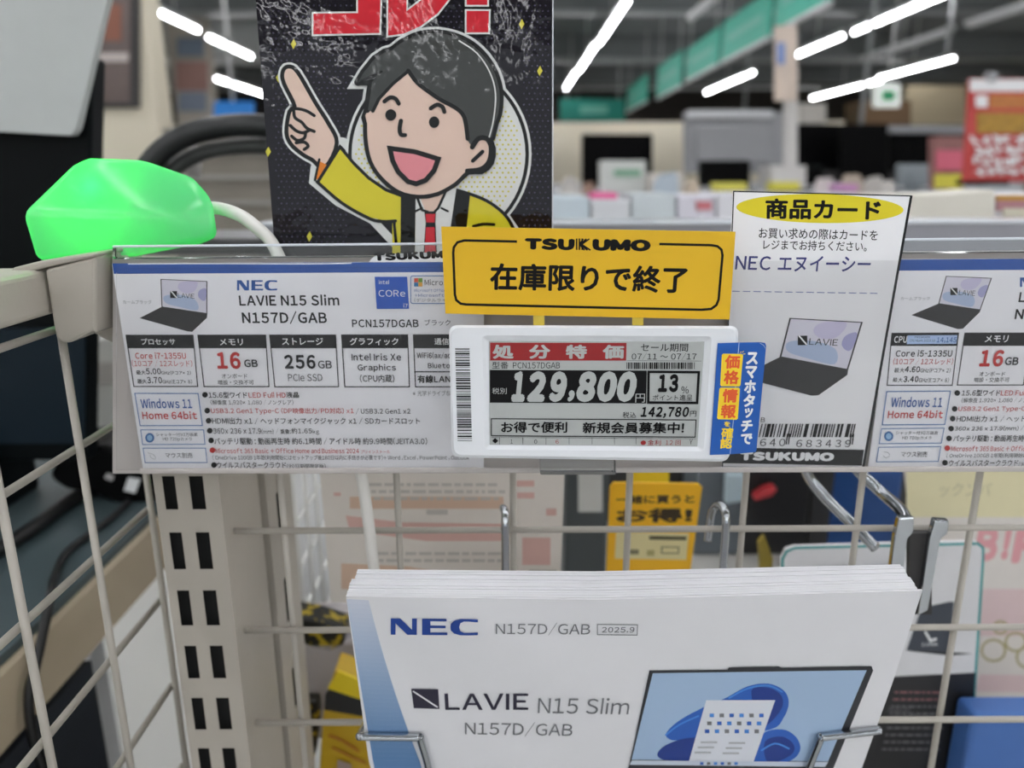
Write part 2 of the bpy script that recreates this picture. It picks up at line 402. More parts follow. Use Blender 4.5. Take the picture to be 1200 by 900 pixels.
for (tl, tr, br, bl) in (((147.6, 392.7), (227, 392.6), (232.5, 453.2), (156.8, 453.2)), ((231.7, 392.6), (312, 392.5), (316, 453.3), (239, 453.3)),
                         ((315.8, 392.5), (393.8, 392.4), (397.4, 453.5), (321.8, 453.5)), ((400, 392.3), (478.3, 392.2), (480.4, 453.5), (403.8, 453.5)),
                         ((484, 392.2), (562, 392), (563, 453.5), (486.5, 453.5))):
    lw = .5; dxl = (bl[0] - tl[0]) * .25; dxr = (br[0] - tr[0]) * .25
    k.frame([(tl[0] + lw, tl[1]), (tr[0] - lw, tr[1]), (br[0] - lw, br[1] - lw), (bl[0] + lw, bl[1] - lw)], 1.15, DGREY)
    k.poly([tl, tr, (tr[0] + dxr, 407.8), (tl[0] + dxl, 407.8)], DGREY)
k.stroke([(485.5, 435.4), (562, 435.4)], 1.2, DGREY, caps=False)
k.T(120, 270, 5.624)
k.text('プロセッサ', 262, 711, 485, 753, WHITE, bold=.01); k.text('メモリ', 778, 713, 930, 756, WHITE, bold=.01)
k.text('Core i7-1355U', 222, 803, 555, 845, RED, bold=.012); k.text('16', 762, 800, 917, 912, RED, bold=.035)
k.T(320, 280, 5.624)
k.text('ストレージ', 62, 650, 333, 697, WHITE, bold=.01); k.text('グラフィック', 508, 650, 828, 698, WHITE, bold=.01); k.text('通信', 1065, 652, 1160, 696, WHITE, bold=.01)
k.text('256', 80, 762, 284, 855, DGREY, bold=.03); k.text('GB', 300, 800, 390, 852, DGREY, bold=.01)
k.text('Intel Iris Xe', 520, 752, 845, 800, DGREY, bold=.015); k.text('Graphics', 560, 823, 812, 876, DGREY, bold=.015)
k.text('WiFi6(ax/ac)', 950, 743, 1185, 788, DGREY, bold=.012); k.text('Bluetooth', 1022, 814, 1250, 850, DGREY, bold=.012)
k.T(320, 420, 5.4545)
k.text('PCIe SSD', 100, 98, 318, 143, DGREY); k.text('(CPU内蔵)', 558, 102, 778, 151, DGREY, bold=.008); k.text('有線LAN', 925, 105, 1135, 155, DGREY, bold=.018)
k.text('※光学ドライブ非搭載', 895, 203, 1195, 238, GREY)
k.T(120, 420, 5.714)
k.text('(10コア / 12スレッド)', 205, 9, 608, 54, RED)
for y0, y1, n, rest in ((64, 105, '5.00', 'GHz(Pコア×2)'), (122, 165, '3.70', 'GHz(Eコア×8)')):
    o_ = 0 if n[0] == '5' else 8
    k.text('最大', 232 + o_, y0 + 14, 296 + o_, y1 + 1, DGREY, bold=.01); k.text(n, 299 + o_, y0, 398 + o_, y1 - 1, DGREY, bold=.018); k.text(rest, 401 + o_, y0 + 16, 598 + o_, y1 + 3, DGREY, bold=.008)
k.text('GB', 955, 5, 1045, 56, DGREY, bold=.02); k.text('オンボード', 805, 100, 975, 131, DGREY); k.text('増設・交換不可', 778, 142, 1018, 173, DGREY)
k.frame([(222, 231), (645, 232), (674, 446), (258, 447)], 6, OUTB); k.text('Windows 11', 266, 266, 607, 331, BLUE, bold=.016); k.text('Home 64bit', 275, 351, 640, 404, RED, bold=.016)
k.frame([(262, 475), (682, 475), (691, 571), (274, 573)], 5, OUTB); k.ell(322, 528, 30, 32, mat('lens_blue', (60, 110, 170), .5)); k.ell(322, 528, 18, 20, mat('lens_light', (150, 190, 225), .5))
k.text('シャッター付92万画素', 366, 494, 643, 518, DGREY); k.text('HD 720pカメラ', 412, 525, 606, 552, DGREY)
k.frame([(278, 597), (695, 597), (705, 693), (292, 694)], 5, OUTB); k.stroke([(310, 628), (335, 635), (352, 645), (361, 660), (355, 670), (330, 660), (326, 640)], 2, GREY, smooth=4)
k.text('マウス別売', 430, 627, 610, 662, DGREY)
for x_, y_, mm in ((692, 240, DGREY), (707, 346, DGREY), (716, 413, DGREY), (724, 480, DGREY), (733, 545, DGREY), (742, 610, RED), (752, 709, DGREY)): k.ell(x_, y_, 19, 19, mm, 14)
k.text('15.6型ワイド', 718, 221, 975, 261, DGREY, bold=.01); k.T(); 
def ln(t, x0, y0, x1, y1, m, b_=.008): k.text(t, x0, y0, x1, y1, m, bold=b_)
ln('LED Full HD', 292.4, 459.0, 335.6, 465.4, RED, .005); ln('液晶', 336.3, 458.6, 351.2, 465.6, DGREY, .012)
ln('(解像度 1,920×1,080 / ノングレア)', 248.1, 467.9, 344.7, 473.9, DGREY, 0)
ln('USB3.2 Gen1 Type-C (DP映像出力/PD対応) x1', 248.6, 477.2, 415.3, 485, RED, .006); ln('/ USB3.2 Gen1 x2', 417.6, 477.6, 481.3, 484.6, DGREY, .008)
ln('HDMI出力 x1 / ヘッドフォンマイクジャック x1 / SDカードスロット', 249.9, 488.6, 492.3, 496.4, DGREY, .008)
ln('360x 236 x 17.9', 251.3, 501.1, 307, 507.4, DGREY, .008); ln('(mm)', 307.5, 502, 321.5, 508, DGREY, 0); ln('/', 324.5, 500.5, 327.5, 507.6, DGREY, 0); ln('重量:', 329.5, 502.2, 341.5, 507.4, DGREY, .006); ln('約1.65', 342.5, 500.8, 366.5, 507.4, DGREY, .008); ln('kg', 367.5, 502.4, 374.8, 508.6, DGREY, 0)
ln('バッテリ駆動 : 動画再生時 約6.1時間 / アイドル時 約9.9時間(JEITA3.0)', 252.5, 512.1, 501, 520.2, DGREY, .008)
ln('Microsoft 365 Basic + Office Home and Business 2024', 254, 524.4, 421.2, 530.2, RED, .005); ln('プリインストール', 423.6, 526.4, 457.5, 530.4, RED, 0)
ln('( OneDrive 100GB 1年間(利用開始にはセットアップ後180日以内に手続きが必要です)+ Word , Excel , PowerPoint , Outlook', 250.4, 532.4, 550, 538.2, DGREY, 0)
ln('ウイルスバスタークラウド', 255.6, 540.4, 336.2, 547.6, DGREY, .008); ln('(90日期間限定版)', 337, 542.5, 382.5, 547.8, DGREY, .004)
k.build('spec_card', None, 'white laptop spec card reading Core i7-1355U, at the left end of the rail', 'spec card')

# ---- product card (shop purchase card)
YP = .2888
k = Ink((0, YP, 1.15), FACE)
k.slab([(859, 223.5), (1068.5, 229), (1011.5, 550.5), (846, 547.5)], .0005, mat('glossy_white_card', (244, 244, 246), .35))
k.frame([(859.8, 224.2), (1067.4, 229.6), (1010.5, 550), (846.6, 547.2)], 1.4, DGREY)
k.stroke([(1068, 229), (1039, 392), (1011, 551)], 3, DGREY, caps=False)  # thick right border line with the edge shadow drawn in
k.T(850, 210, 5.0)
k.ell(554, 172, 490, 85, mat('ellipse_yellow', (224, 208, 20), .4), 48, .018)
k.text('商品カード', 225, 112, 900, 232, BLACK, dy=10, bold=.03, shear=-.07)
k.text('お買い求めの際はカードを', 193, 284, 888, 346, DGREY, dy=14, bold=.006, shear=-.07); k.text('レジまでお持ちください。', 218, 354, 826, 412, DGREY, dy=12, bold=.006, shear=-.07)
IND = mat('indigo_ink', (44, 50, 120), .5)
k.text('NEC', 56, 448, 262, 530, IND, dy=4, bold=.012); k.text('エヌイーシー', 305, 448, 845, 540, IND, dy=5, bold=.012)
for i in range(14): k.stroke([(40 + i * 62, 656 + i * .9), (84 + i * 62, 657 + i * .9)], 5, mat('pale_indigo', (120, 130, 180), .5), caps=False)
k.T(850, 380, 5.0)
laptop(k, [(375, -38), (804, -14), (718, 268), (317, 192)], [(317, 192), (718, 266), (714, 296), (545, 415), (505, 418), (120, 318), (120, 262), (225, 238)], (423, 66, 655, 122))
k.text('B', 206, 545, 230, 572, DGREY)
k.bars(-40, 582, 770, 660, BLACK, 38, 5, dx=-18)
for x_ in (365, 378, 738, 752): k.stroke([(x_ - 2, 640), (x_ - 10, 703)], 7, BLACK, caps=False)
for i, ch in enumerate('640'): k.text(ch, 200 + i * 56, 670, 236 + i * 56, 712, DGREY)
for i, ch in enumerate('683439'): k.text(ch, 412 + i * 57, 676, 446 + i * 57, 718, DGREY)
k.poly([(-20, 720), (810, 734), (797, 826), (-20, 812)], DGREY)
k.text('TSUKUMO', 80, 745, 632, 796, WHITE, dy=5, bold=.075, spacing=.86)
k.build('product_card', None, 'tall white shop card with a yellow oval heading, standing higher than the cards beside it', 'product card')

# ---- right spec card
k = Ink((0, .2915, 1.15), FACE)
k.slab([(1050, 304), (1420, 302), (1420, 549), (1017, 550.5)], .0006, PAPER)
k.poly([(1050, 304.2), (1420, 301.8), (1420, 315), (1049, 317.2)], NAVY)
k.T(1010, 290, 3.333)
laptop(k, [(328, 111), (508, 119), (463, 245), (298, 220)], [(298, 220), (463, 243), (461, 252), (395, 317), (375, 319), (193, 264)], (345, 158, 440, 186))
k.text('カームブラック', 150, 192, 264, 206, GREY, shear=-.05); nec(k, 617, 117, 770, 154, BLUE); k.text('LAVIE N15 Slim', 610, 172, 1000, 214, DGREY, bold=.022); k.text('N153B/GAB', 594, 236, 930, 284, DGREY, bold=.022)
def sbox(tl, tr, br, bl, hb):
    k.frame([tl, tr, br, bl], 3.6, DGREY); f = (hb - tl[1]) / (bl[1] - tl[1])
    k.poly([tl, tr, (tr[0] + (br[0] - tr[0]) * f, hb), (tl[0] + (bl[0] - tl[0]) * f, hb)], DGREY)
sbox((117, 335), (377, 334), (352, 538), (98, 538), 384); sbox((402, 334), (660, 334), (630, 537), (372, 537), 384); sbox((685, 334), (940, 334), (915, 537), (655, 537), 384)
k.text('CPU', 124, 346, 174, 372, WHITE, bold=.02); k.poly([(178, 343), (372, 342), (368, 376), (174, 377)], mat('pale_blue_tab', (176, 200, 236), .5))
k.text('PASSMARK', 205, 346, 265, 354, DGREY); k.text('CPU Mark 2023.10', 185, 358, 284, 368, DGREY); k.text('14,145', 290, 351, 366, 373, BLUE, bold=.012)
k.text('メモリ', 478, 343, 568, 370, WHITE, bold=.01); k.text('ストレージ', 730, 343, 890, 370, WHITE)
k.text('Core i5-1335U', 130, 400, 350, 426, DGREY, bold=.014); k.text('(10コア / 12スレッド)', 120, 432, 353, 458, RED)
k.text('最大', 124, 470, 163, 488, DGREY); k.text('4.60', 166, 464, 224, 487, DGREY, bold=.018); k.text('GHz(Pコア×2)', 226, 470, 343, 489, DGREY)
k.text('最大', 118, 508, 157, 525, DGREY); k.text('3.40', 160, 502, 218, 525, DGREY, bold=.018); k.text('GHz(Eコア×8)', 220, 508, 337, 527, DGREY)
k.text('16', 455, 400, 546, 465, RED, bold=.035); k.text('GB', 555, 428, 607, 459, DGREY, bold=.02); k.text('オンボード', 456, 484, 556, 502, DGREY); k.text('増設・交換不可', 434, 507, 572, 525, DGREY)
k.text('256', 700, 405, 830, 462, DGREY, bold=.03); k.text('GB', 840, 428, 895, 459, DGREY)
k.frame([(95, 562), (344, 560), (322, 690), (78, 692)], 3.6, OUTB); k.text('Windows 11', 110, 583, 310, 623, BLUE, bold=.016); k.text('Home 64bit', 98, 635, 313, 666, RED, bold=.016)
k.frame([(75, 707), (319, 704), (308, 763), (66, 765)], 3, OUTB); k.ell(103, 736, 18, 19, mat('lens_blue', (60, 110, 170), .5)); k.ell(103, 736, 11, 12, mat('lens_light', (150, 190, 225), .5))
k.text('シャッター付92万画素', 130, 716, 294, 730, DGREY); k.text('HD 720pカメラ', 155, 736, 268, 751, DGREY)
k.frame([(64, 779), (306, 776), (296, 834), (55, 836)], 3, OUTB); k.stroke([(85, 797), (100, 800), (106, 812), (92, 820), (82, 812)], 1.5, GREY, smooth=4); k.text('マウス別売', 150, 795, 252, 817, DGREY)
for x_, y_, mm in ((370, 567, DGREY), (360, 629, DGREY), (352, 667, DGREY), (346, 706, DGREY), (338, 744, DGREY), (331, 782, RED), (322, 839, DGREY)): k.ell(x_, y_, 11, 11, mm, 14)
def l2(t, x0, y0, x1, y1, m, b_=.008): k.text(t, x0, y0, x1, y1, m, bold=b_, dy=-(x1 - x0) * .003)
l2('15.6型ワイド', 386, 555, 535, 578, DGREY, .01); l2('LED Full HD', 538, 556, 680, 577, RED, .006); l2('液晶', 683, 555, 730, 578, DGREY)
l2('(解像度 1,920×1,080 / ノングレア)', 385, 586, 705, 605, DGREY, 0)
l2('USB3.2 Gen1 Type-C (DP映像出力/PD対応) x1', 372, 618, 920, 642, RED, .006); l2('HDMI出力 x1 / ヘッドフォンマイクジャック x1 / SDカードスロット', 365, 656, 1200, 680, DGREY)
l2('360x 236 x 17.9(mm) / 重量:約1.65kg', 358, 696, 785, 718, DGREY); l2('バッテリ駆動 : 動画再生時 約6.1時間 / アイドル時 約9.9時間', 352, 732, 1000, 757, DGREY)
l2('Microsoft 365 Basic + Office Home and Business 2024', 344, 774, 900, 794, RED, .006); l2('( OneDrive 100GB 1年間(利用開始にはセットアップ後180日以内', 326, 802, 870, 820, DGREY, 0)
l2('ウイルスバスタークラウド', 335, 828, 604, 852, DGREY); l2('(90日期間限定版)', 607, 835, 760, 853, DGREY, 0)
k.build('spec_card', None, 'white laptop spec card cut off by the right picture edge, reading Core i5-1335U', 'spec card')

# ---- yellow notice
k = Ink((0, .2735, 1.17), FACE)
k.slab([(517, 265.5), (862, 271.5), (855, 374.5), (522, 367.5)], .0006, YELLOW)
k.T(510, 260, 3.077)
k.stroke([(295, 71), (105, 67), (80, 74), (67, 92), (65, 112), (71, 262), (76, 282), (92, 295), (112, 298), (960, 317), (995, 314), (1014, 300), (1022, 280), (1036, 120), (1032, 100), (1018, 88), (995, 84), (808, 80)], 9, BLACK, caps=False)
k.text('在庫限りで終了', 197, 148, 905, 246, BLACK, dy=12, bold=.025)
k.text('TSU', 322, 58, 502, 100, BLACK, dy=3, bold=.08, spacing=.84); k.text('UMO', 566, 61, 776, 104, BLACK, dy=3, bold=.08, spacing=.84)
for i in range(3): k.stroke([(510 + i * 10, 60), (510 + i * 10, 101)], 5.5, BLACK, caps=False)
for i in range(3): k.stroke([(556 - i * 11, 61), (528 - i * 4, 81), (560 - i * 11, 102)], 5.5, BLACK, caps=False)
nsign = k.build('notice_sign', None, 'yellow rectangular notice with a black rounded outline, above the price tag', 'notice sign')

for x_ in (632, 748):
    b = MB(); b.prism([at(a_, c_, .2742) for a_, c_ in ((x_ - 7, 381), (x_ + 6, 381.5), (x_ + 6, 362), (x_ - 7, 362))], (0, .0004, 0), mat('tape_yellow', (214, 190, 70), .4)); b.build('tape_tab', nsign)

# ---- electronic price tag
tagt = thing('price_tag', 'white electronic shelf tag showing the price 129,800', 'price tag', (at(695, 540, .272).x, .275, at(695, 540, .272).z))
HOUS = mat('white_plastic', (236, 239, 243), .32, noise=.01)
def rr4(tl, tr, br, bl, r, n=5):
    out = []; P = [Vector(p) for p in (tl, tr, br, bl)]
    for i in range(4):
        p = P[i]; a = (P[i - 1] - p).normalized() * r; b_ = (P[(i + 1) % 4] - p).normalized() * r
        for j in range(n + 1):
            t = j / n; out.append(p + a * (1 - t) ** 2 + b_ * t ** 2)
    return out
YT = .2650
def ring(tl, tr, br, bl, r, Y):
    return [at(p.x, p.y, Y) for p in rr4(tl, tr, br, bl, r)]
o0 = ring((526, 381), (866, 382), (854.5, 541), (529.5, 536), 11, YT + .0012)
zc_ = sum(v.z for v in o0) / len(o0); back = [Vector((v.x, YT + .0105, zc_ + (v.z - zc_) * .9)) for v in o0]
o1 = ring((529, 384), (863, 385), (852, 538), (532, 533), 10, YT)
i0 = ring((565, 393), (834, 394), (824.5, 529), (568, 527), 5, YT)
i1 = ring((572.5, 399.5), (826, 400), (817.5, 523.5), (573.5, 521.5), .4, YT + .0013)
b = MB(); n = len(o0)
vs = back + o0 + o1 + i0 + i1; fs = []
for r_ in range(4):
    for j in range(n): fs.append((r_ * n + j, r_ * n + (j + 1) % n, (r_ + 1) * n + (j + 1) % n, (r_ + 1) * n + j))
fs.append(list(range(n))); fs.append([4 * n + j for j in range(n)][::-1])
b.add(vs, fs, HOUS); b.build('housing', tagt)
k = Ink((0, YT - .00005, 1.17), FACE)
k.T(520, 370, 3.077)
k.bars(41, 118, 93, 458, DGREY, 52, 9, horiz=True, dx=9)
k.build('barcode_label', tagt, 'column of printed barcode lines on the left bezel')
k = Ink((0, YT + .0011, 1.17), FACE)
EI = mat('e_paper_grey', (178, 182, 180), .35, noise=.02); EK = mat('e_paper_black', (7, 7, 9), .5, spec=.2); ER = mat('e_paper_red', (150, 22, 26), .4)
k.slab([(572.9, 399.8), (825.6, 400.4), (817.2, 523.2), (573.8, 521.2)], .00015, EI)
k.T(560, 390, 6.4286)
k.poly([(92, 74), (1120, 76), (1117, 210), (92, 209)], ER)
for x_, ch in ((110, '処'), (385, '分'), (660, '特'), (938, '価')): k.text(ch, x_, 90, x_ + 160, 196, EI, bold=.036)
k.text('型番', 107, 218, 230, 271, EK); k.text('PCN157DGAB', 264, 222, 618, 268, EK)
k.poly([(90, 279), (1272, 284), (1268, 532), (90, 526)], EK)
k.text('税別', 108, 414, 217, 461, EI)
for x_, x2, ch in ((247, 352, '1'), (366, 510, '2'), (530, 668, '9'), (736, 888, '8'), (893, 1042, '0'), (1041, 1189, '0')):
    k.text(ch, x_ + 4, 289, x2, 521, EI, bold=.062, shear=.17)
k.text(',', 674, 432, 728, 518, EI, bold=.05, shear=.1); k.text('円', 1185, 458, 1256, 524, EI)
k.T(690, 390, 6.4286)
k.text('セール期間', 390, 80, 745, 140, EK); k.text('07/11 ~ 07/17', 322, 150, 808, 205, EK)
k.stroke([(285, 208), (848, 212)], 2, EK, caps=False); k.bars(284, 222, 800, 272, EK, 38, 3)
k.frame([(450, 293), (828, 296), (815, 527), (447, 524)], 19, EK)
k.text('13', 520, 310, 670, 447, EK, bold=.05); k.text('%', 694, 402, 750, 456, EK); k.text('ポイント進呈', 478, 464, 778, 510, EK)
k.text('税込', 254, 594, 355, 640, EK); k.text('142,780', 388, 556, 750, 642, EK, bold=.035, shear=.17); k.text('円', 760, 588, 808, 630, EK)
k.T(560, 390, 6.4286)
k.frame([(102, 646), (1643, 655), (1636, 784), (102, 774)], 7, EK)
k.text('お得で便利', 175, 668, 672, 752, EK, bold=.02); k.text('新規会員募集中!', 788, 672, 1550, 757, EK, bold=.02)
k.stroke([(100, 786), (1640, 796)], 2, EK, caps=False)
for x_ in (163, 339, 513, 687, 860, 1028, 1190): k.stroke([(x_, 786), (x_, 838)], 3, EK, caps=False)
k.poly([(108, 812), (130, 790), (154, 812), (131, 832)], EK); k.text('1', 246, 800, 262, 832, EK); k.text('0', 424, 802, 446, 834, EK); k.text('6', 585, 802, 608, 834, ER)
k.T(690, 390, 6.4286)
k.text('●金利', 388, 804, 540, 846, ER); k.text('12 回', 575, 806, 690, 844, ER); k.text('Y', 755, 800, 778, 838, EK)
k.build('display_screen', tagt, 'grey electronic paper display with a red heading and black price field')
k = Ink((0, YT - .0006, 1.17), FACE)
k.T(820, 380, 5.29)
SB = mat('sticker_blue', (16, 88, 176), .35)
k.slab([(112, 118), (240, 114), (375, 112), (405, 116), (412, 135), (352, 780), (345, 792), (300, 797), (190, 806), (64, 810)], .0003, SB)
k.stroke([(244, 114), (228, 300), (208, 600), (188, 806)], 3.5, mat('fold_highlight', (190, 205, 225), .5), caps=False)  # white strokes paint the highlight of the fold onto the flat sheet
k.stroke([(372, 116), (396, 130), (408, 150)], 3, mat('fold_highlight', (190, 205, 225), .5), caps=False)
SY = mat('sticker_yellow', (250, 214, 40), .4); SO = mat('sticker_orange', (232, 92, 40), .4)
k.poly([(145, 182), (262, 184), (269, 192), (252, 378), (244, 386), (134, 384), (127, 376), (137, 190)], SY); k.poly([(130, 392), (242, 393), (249, 401), (236, 584), (228, 592), (114, 589), (107, 581), (122, 400)], SY)
for ch, x_, y_ in (('価', 152, 190), ('格', 146, 286), ('情', 138, 400), ('報', 128, 496)): k.text(ch, x_, y_, x_ + 94, y_ + 86, SO, bold=.032)
k.text('を', 150, 602, 188, 634, SY, bold=.03); k.text('確', 130, 640, 205, 706, SY, bold=.025); k.text('認', 124, 704, 198, 770, SY, bold=.025)
for ch, x_, y_, hh in (('ス', 286, 172, 78), ('マ', 278, 258, 78), ('ホ', 272, 345, 82), ('タ', 266, 432, 80), ('ッ', 274, 518, 62), ('チ', 252, 592, 74), ('で', 250, 676, 68)): k.text(ch, x_, y_, x_ + (72 if ch != 'ッ' else 52), y_ + hh, WHITE, bold=.04)
for a in ((250, 178, 256, 168), (262, 174, 272, 166), (268, 184, 282, 182)): k.stroke([a[:2], a[2:]], 4, SY, caps=False)
k.build('touch_sticker', tagt, 'creased blue sticker with white vertical writing stuck on the right bezel')
# ------------------------------------------------------------------ cartoon poster
YB = .318
k = Ink((0, YB, 1.28), FACE, 1.2e-5)
PB = mat('poster_black', (26, 23, 30), .05, spec=.4, bump=.11, bscale=130)
k.slab([(296.5, -40), (648.5, -40), (648, 304), (323, 306)], .0012, PB)
k.stroke([(648, -40), (647.6, 304)], 1.6, mat('laminate_edge', (200, 205, 210), .3), caps=False)
pm = lambda n, c: mat('print_' + n, c, .06, spec=.4, noise=.02, bump=.11, bscale=130)
PK = pm('outline', (22, 22, 20)); PW = pm('white', (222, 224, 222)); SK = pm('skin', (226, 198, 182)); HR = pm('hair', (66, 68, 66)); YL = pm('jacket', (216, 204, 52)); PR = pm('red', (206, 44, 56)); PP = pm('mouth', (226, 142, 150)); OR = pm('orange', (226, 130, 40)); DOT = pm('dot', (66, 62, 78)); YD = pm('yellow_dot', (206, 196, 70))
k.T(290, 0, 3.103)
k.lay += k.step
rows = 0
for j in range(44):
    for i in range(56):
        x_ = 45 + i * 19.6 + (j % 2) * 9.8; y_ = 20 + j * 20
        if x_ > 1095 or x_ < 60 + y_ * .055 + 8 or (360 < x_ < 1000 and y_ > 150): continue
        q = [k.uv(x_ + 3.6 * math.cos(a * math.pi / 3), y_ - 3.6 * math.sin(a * math.pi / 3)) for a in range(6)]
        k.add([k.w(a) for a in q], [tuple(range(6))], DOT)
KO = [(240, 50), (402, 48), (402, -80), (486, -80), (480, 120), (240, 125)]
RE = [(512, -80), (578, -80), (578, 42), (640, -5), (690, -60), (700, -80), (775, -80), (738, -10), (690, 50), (630, 95), (570, 122), (512, 130)]
E1 = [(797, 40), (878, 40), (876, 118), (797, 118)]; E2 = [(797, -80), (872, -80), (872, 18), (797, 18)]
for g in (KO, RE, E1, E2): k.stroke(g, 26, PK, closed=True)
for g in (KO, RE, E1, E2): k.stroke(g, 13, PW, closed=True)
for g in (KO, RE, E1, E2): k.poly(g, PR)
for x_, y_ in ((168, 160), (114, 282), (997, 88), (1063, 258), (76, 552), (226, 860)): k.poly([(x_ - 10, y_), (x_ + 1, y_ - 19), (x_ + 10, y_), (x_ - 1, y_ + 19)], YD)
circ = [(695 + 322 * math.cos(a), 560 + 330 * math.sin(a)) for a in [math.pi * 2 * i / 60 for i in range(60)]]
circ = [p for p in circ if p[1] < 800]
circ = sorted(circ, key=lambda p: math.atan2(p[1] - 560, p[0] - 695) if math.atan2(p[1] - 560, p[0] - 695) > math.pi * .6 else math.atan2(p[1] - 560, p[0] - 695) + 2 * math.pi)
HAIR = [(404, 300), (425, 265), (465, 215), (500, 192), (528, 184), (560, 158), (620, 130), (690, 122), (765, 138), (830, 175), (885, 240), (915, 320), (915, 400), (900, 450), (888, 500), (830, 500), (450, 410), (436, 400), (445, 340), (452, 300)]
ARM = [(320, 512), (350, 516), (430, 600), (520, 690), (560, 706), (790, 690), (860, 720), (925, 765), (975, 840), (985, 890), (540, 890), (455, 800), (330, 735), (240, 660), (245, 610), (262, 585)]
HAND = [(150, 250), (178, 268), (240, 375), (290, 455), (318, 520), (280, 600), (240, 575), (205, 555), (165, 520), (150, 480), (160, 410), (180, 385), (140, 300), (136, 265)]
TOPH = [tuple(p) for p in catmull([Vector(p) for p in HAIR[5:15]], 5)]
for g, w_ in ((circ, 32), (HAIR[:5] + TOPH + HAIR[15:], 48), (ARM, 30)): k.stroke(g, w_, PW, closed=True)
k.stroke(HAND, 46, PW, closed=True, smooth=3)
k.poly(circ, PW)
k.stroke(circ, 13, PK, closed=True)
k.lay += k.step
for j in range(30):
    for i in range(46):
        x_ = 375 + i * 20.5 + (j % 2) * 10.2; y_ = 390 + j * 17
        if ((x_ - 695) / 300) ** 2 + ((y_ - 560) / 308) ** 2 > 1 or y_ > 800: continue
        q = [k.uv(x_ + 4.2 * math.cos(a * math.pi / 3), y_ - 4.2 * math.sin(a * math.pi / 3)) for a in range(6)]
        k.add([k.w(a) for a in q], [tuple(range(6))], YD)
# hand
k.stroke(HAND, 30, PK, closed=True, smooth=4); k.poly(HAND, SK, 4)
k.poly([(262, 585), (290, 600), (275, 635), (250, 655)], OR); k.stroke([(262, 580), (246, 655)], 9, PK)
k.T(290, 60, 6.427)
k.stroke([(350, 432), (400, 437), (450, 452), (505, 486)], 24, PK, smooth=4); k.stroke([(350, 440), (360, 500), (410, 535), (450, 580), (505, 605)], 24, PK, smooth=4)
k.stroke([(325, 560), (370, 600), (420, 615), (465, 598)], 24, PK, smooth=4); k.stroke([(335, 640), (380, 672), (430, 655), (440, 615)], 24, PK, smooth=4); k.stroke([(370, 690), (430, 685), (460, 715), (430, 740)], 24, PK, smooth=4)
# jacket, shirt, tie
k.T(350, 160, 4.0)
k.poly([(92, 212), (195, 48), (262, 128), (330, 195), (410, 250), (485, 275), (800, 275), (880, 305), (945, 350), (985, 400), (1010, 450), (1015, 580), (440, 580), (440, 400), (340, 380), (210, 315)], YL)
k.stroke([(92, 212), (195, 48), (262, 128), (330, 195), (410, 250), (485, 278)], 15, PK)
k.stroke([(88, 212), (205, 312), (335, 385), (400, 398), (455, 395)], 15, PK, smooth=4); k.stroke([(448, 400), (452, 440), (458, 500)], 14, PK)
k.stroke([(720, 245), (800, 268), (880, 300), (945, 345), (985, 390), (1010, 440)], 15, PK, smooth=3); k.stroke([(820, 420), (865, 410), (915, 412)], 14, PK, smooth=3)
k.poly([(480, 270), (550, 275), (545, 580), (478, 580)], PK); k.poly([(735, 245), (805, 262), (772, 580), (690, 580)], PK)
k.poly([(550, 280), (740, 240), (690, 580), (546, 580)], PW)
k.poly([(568, 280), (690, 260), (640, 350), (595, 350)], SK)
k.stroke([(555, 282), (580, 345), (605, 352)], 12, PK); k.stroke([(690, 258), (655, 335), (640, 350)], 12, PK); k.stroke([(548, 350), (580, 335)], 10, PK); k.stroke([(700, 350), (670, 335)], 10, PK)
k.poly([(590, 350), (645, 350), (642, 400), (650, 580), (584, 580), (597, 400)], PK); k.poly([(596, 362), (641, 362), (638, 402), (600, 402)], PR); k.poly([(598, 424), (638, 424), (646, 580), (590, 580)], PR)
# head
k.T(290, 0, 3.103)
FACE_ = [(442, 395), (437, 450), (440, 520), (455, 585), (490, 640), (550, 690), (620, 708), (690, 698), (755, 662), (800, 620), (850, 618), (882, 590), (888, 540), (870, 505), (840, 490), (700, 250), (580, 240)]
k.stroke(FACE_, 31, PK, closed=True, smooth=2); k.poly(FACE_, SK, 3)
k.stroke(HAIR[:5] + TOPH, 28, PK); k.stroke(HAIR[17:] + HAIR[:1], 24, PK); k.poly(HAIR[:5] + TOPH + [ (850, 495), (818, 535), (800, 510), (796, 440), (770, 400), (700, 362), (640, 320), (586, 258), (530, 306), (480, 360), (458, 410), (440, 400), (450, 340), (455, 300), (470, 280), (440, 294)], HR)
k.stroke([(458, 405), (480, 360), (530, 306), (586, 260)], 12, PK); k.stroke([(586, 258), (612, 295), (640, 320), (700, 362), (760, 395), (790, 430), (801, 505)], 15, PK, smooth=3)
k.stroke([(818, 535), (840, 505), (870, 505), (886, 535), (880, 585), (850, 615), (800, 622)], 18, PK, smooth=4); k.stroke([(820, 585), (855, 552)], 14, PK)
k.stroke([(770, 150), (835, 195), (882, 265), (902, 340), (896, 430), (880, 498)], 5, PW, smooth=4)
k.stroke([(415, 296), (490, 262)], 8, PK)
k.ell(523, 419, 20, 21, PK); k.ell(680, 445, 19, 21, PK)
k.stroke([(500, 370), (520, 356), (540, 360), (552, 378)], 15, PK, smooth=4); k.stroke([(668, 395), (690, 382), (710, 390), (717, 408)], 15, PK, smooth=4); k.stroke([(560, 440), (555, 470), (560, 490), (575, 492)], 15, PK, smooth=4)
M_ = [(520, 540), (610, 552), (695, 578), (680, 620), (650, 655), (615, 668), (585, 660), (550, 625), (530, 585)]
k.poly(M_, PP); k.stroke(M_, 18, PK, closed=True)
k.build('cartoon_poster', None, 'black laminated poster with a pointing cartoon salesman, standing behind the rail', 'poster')

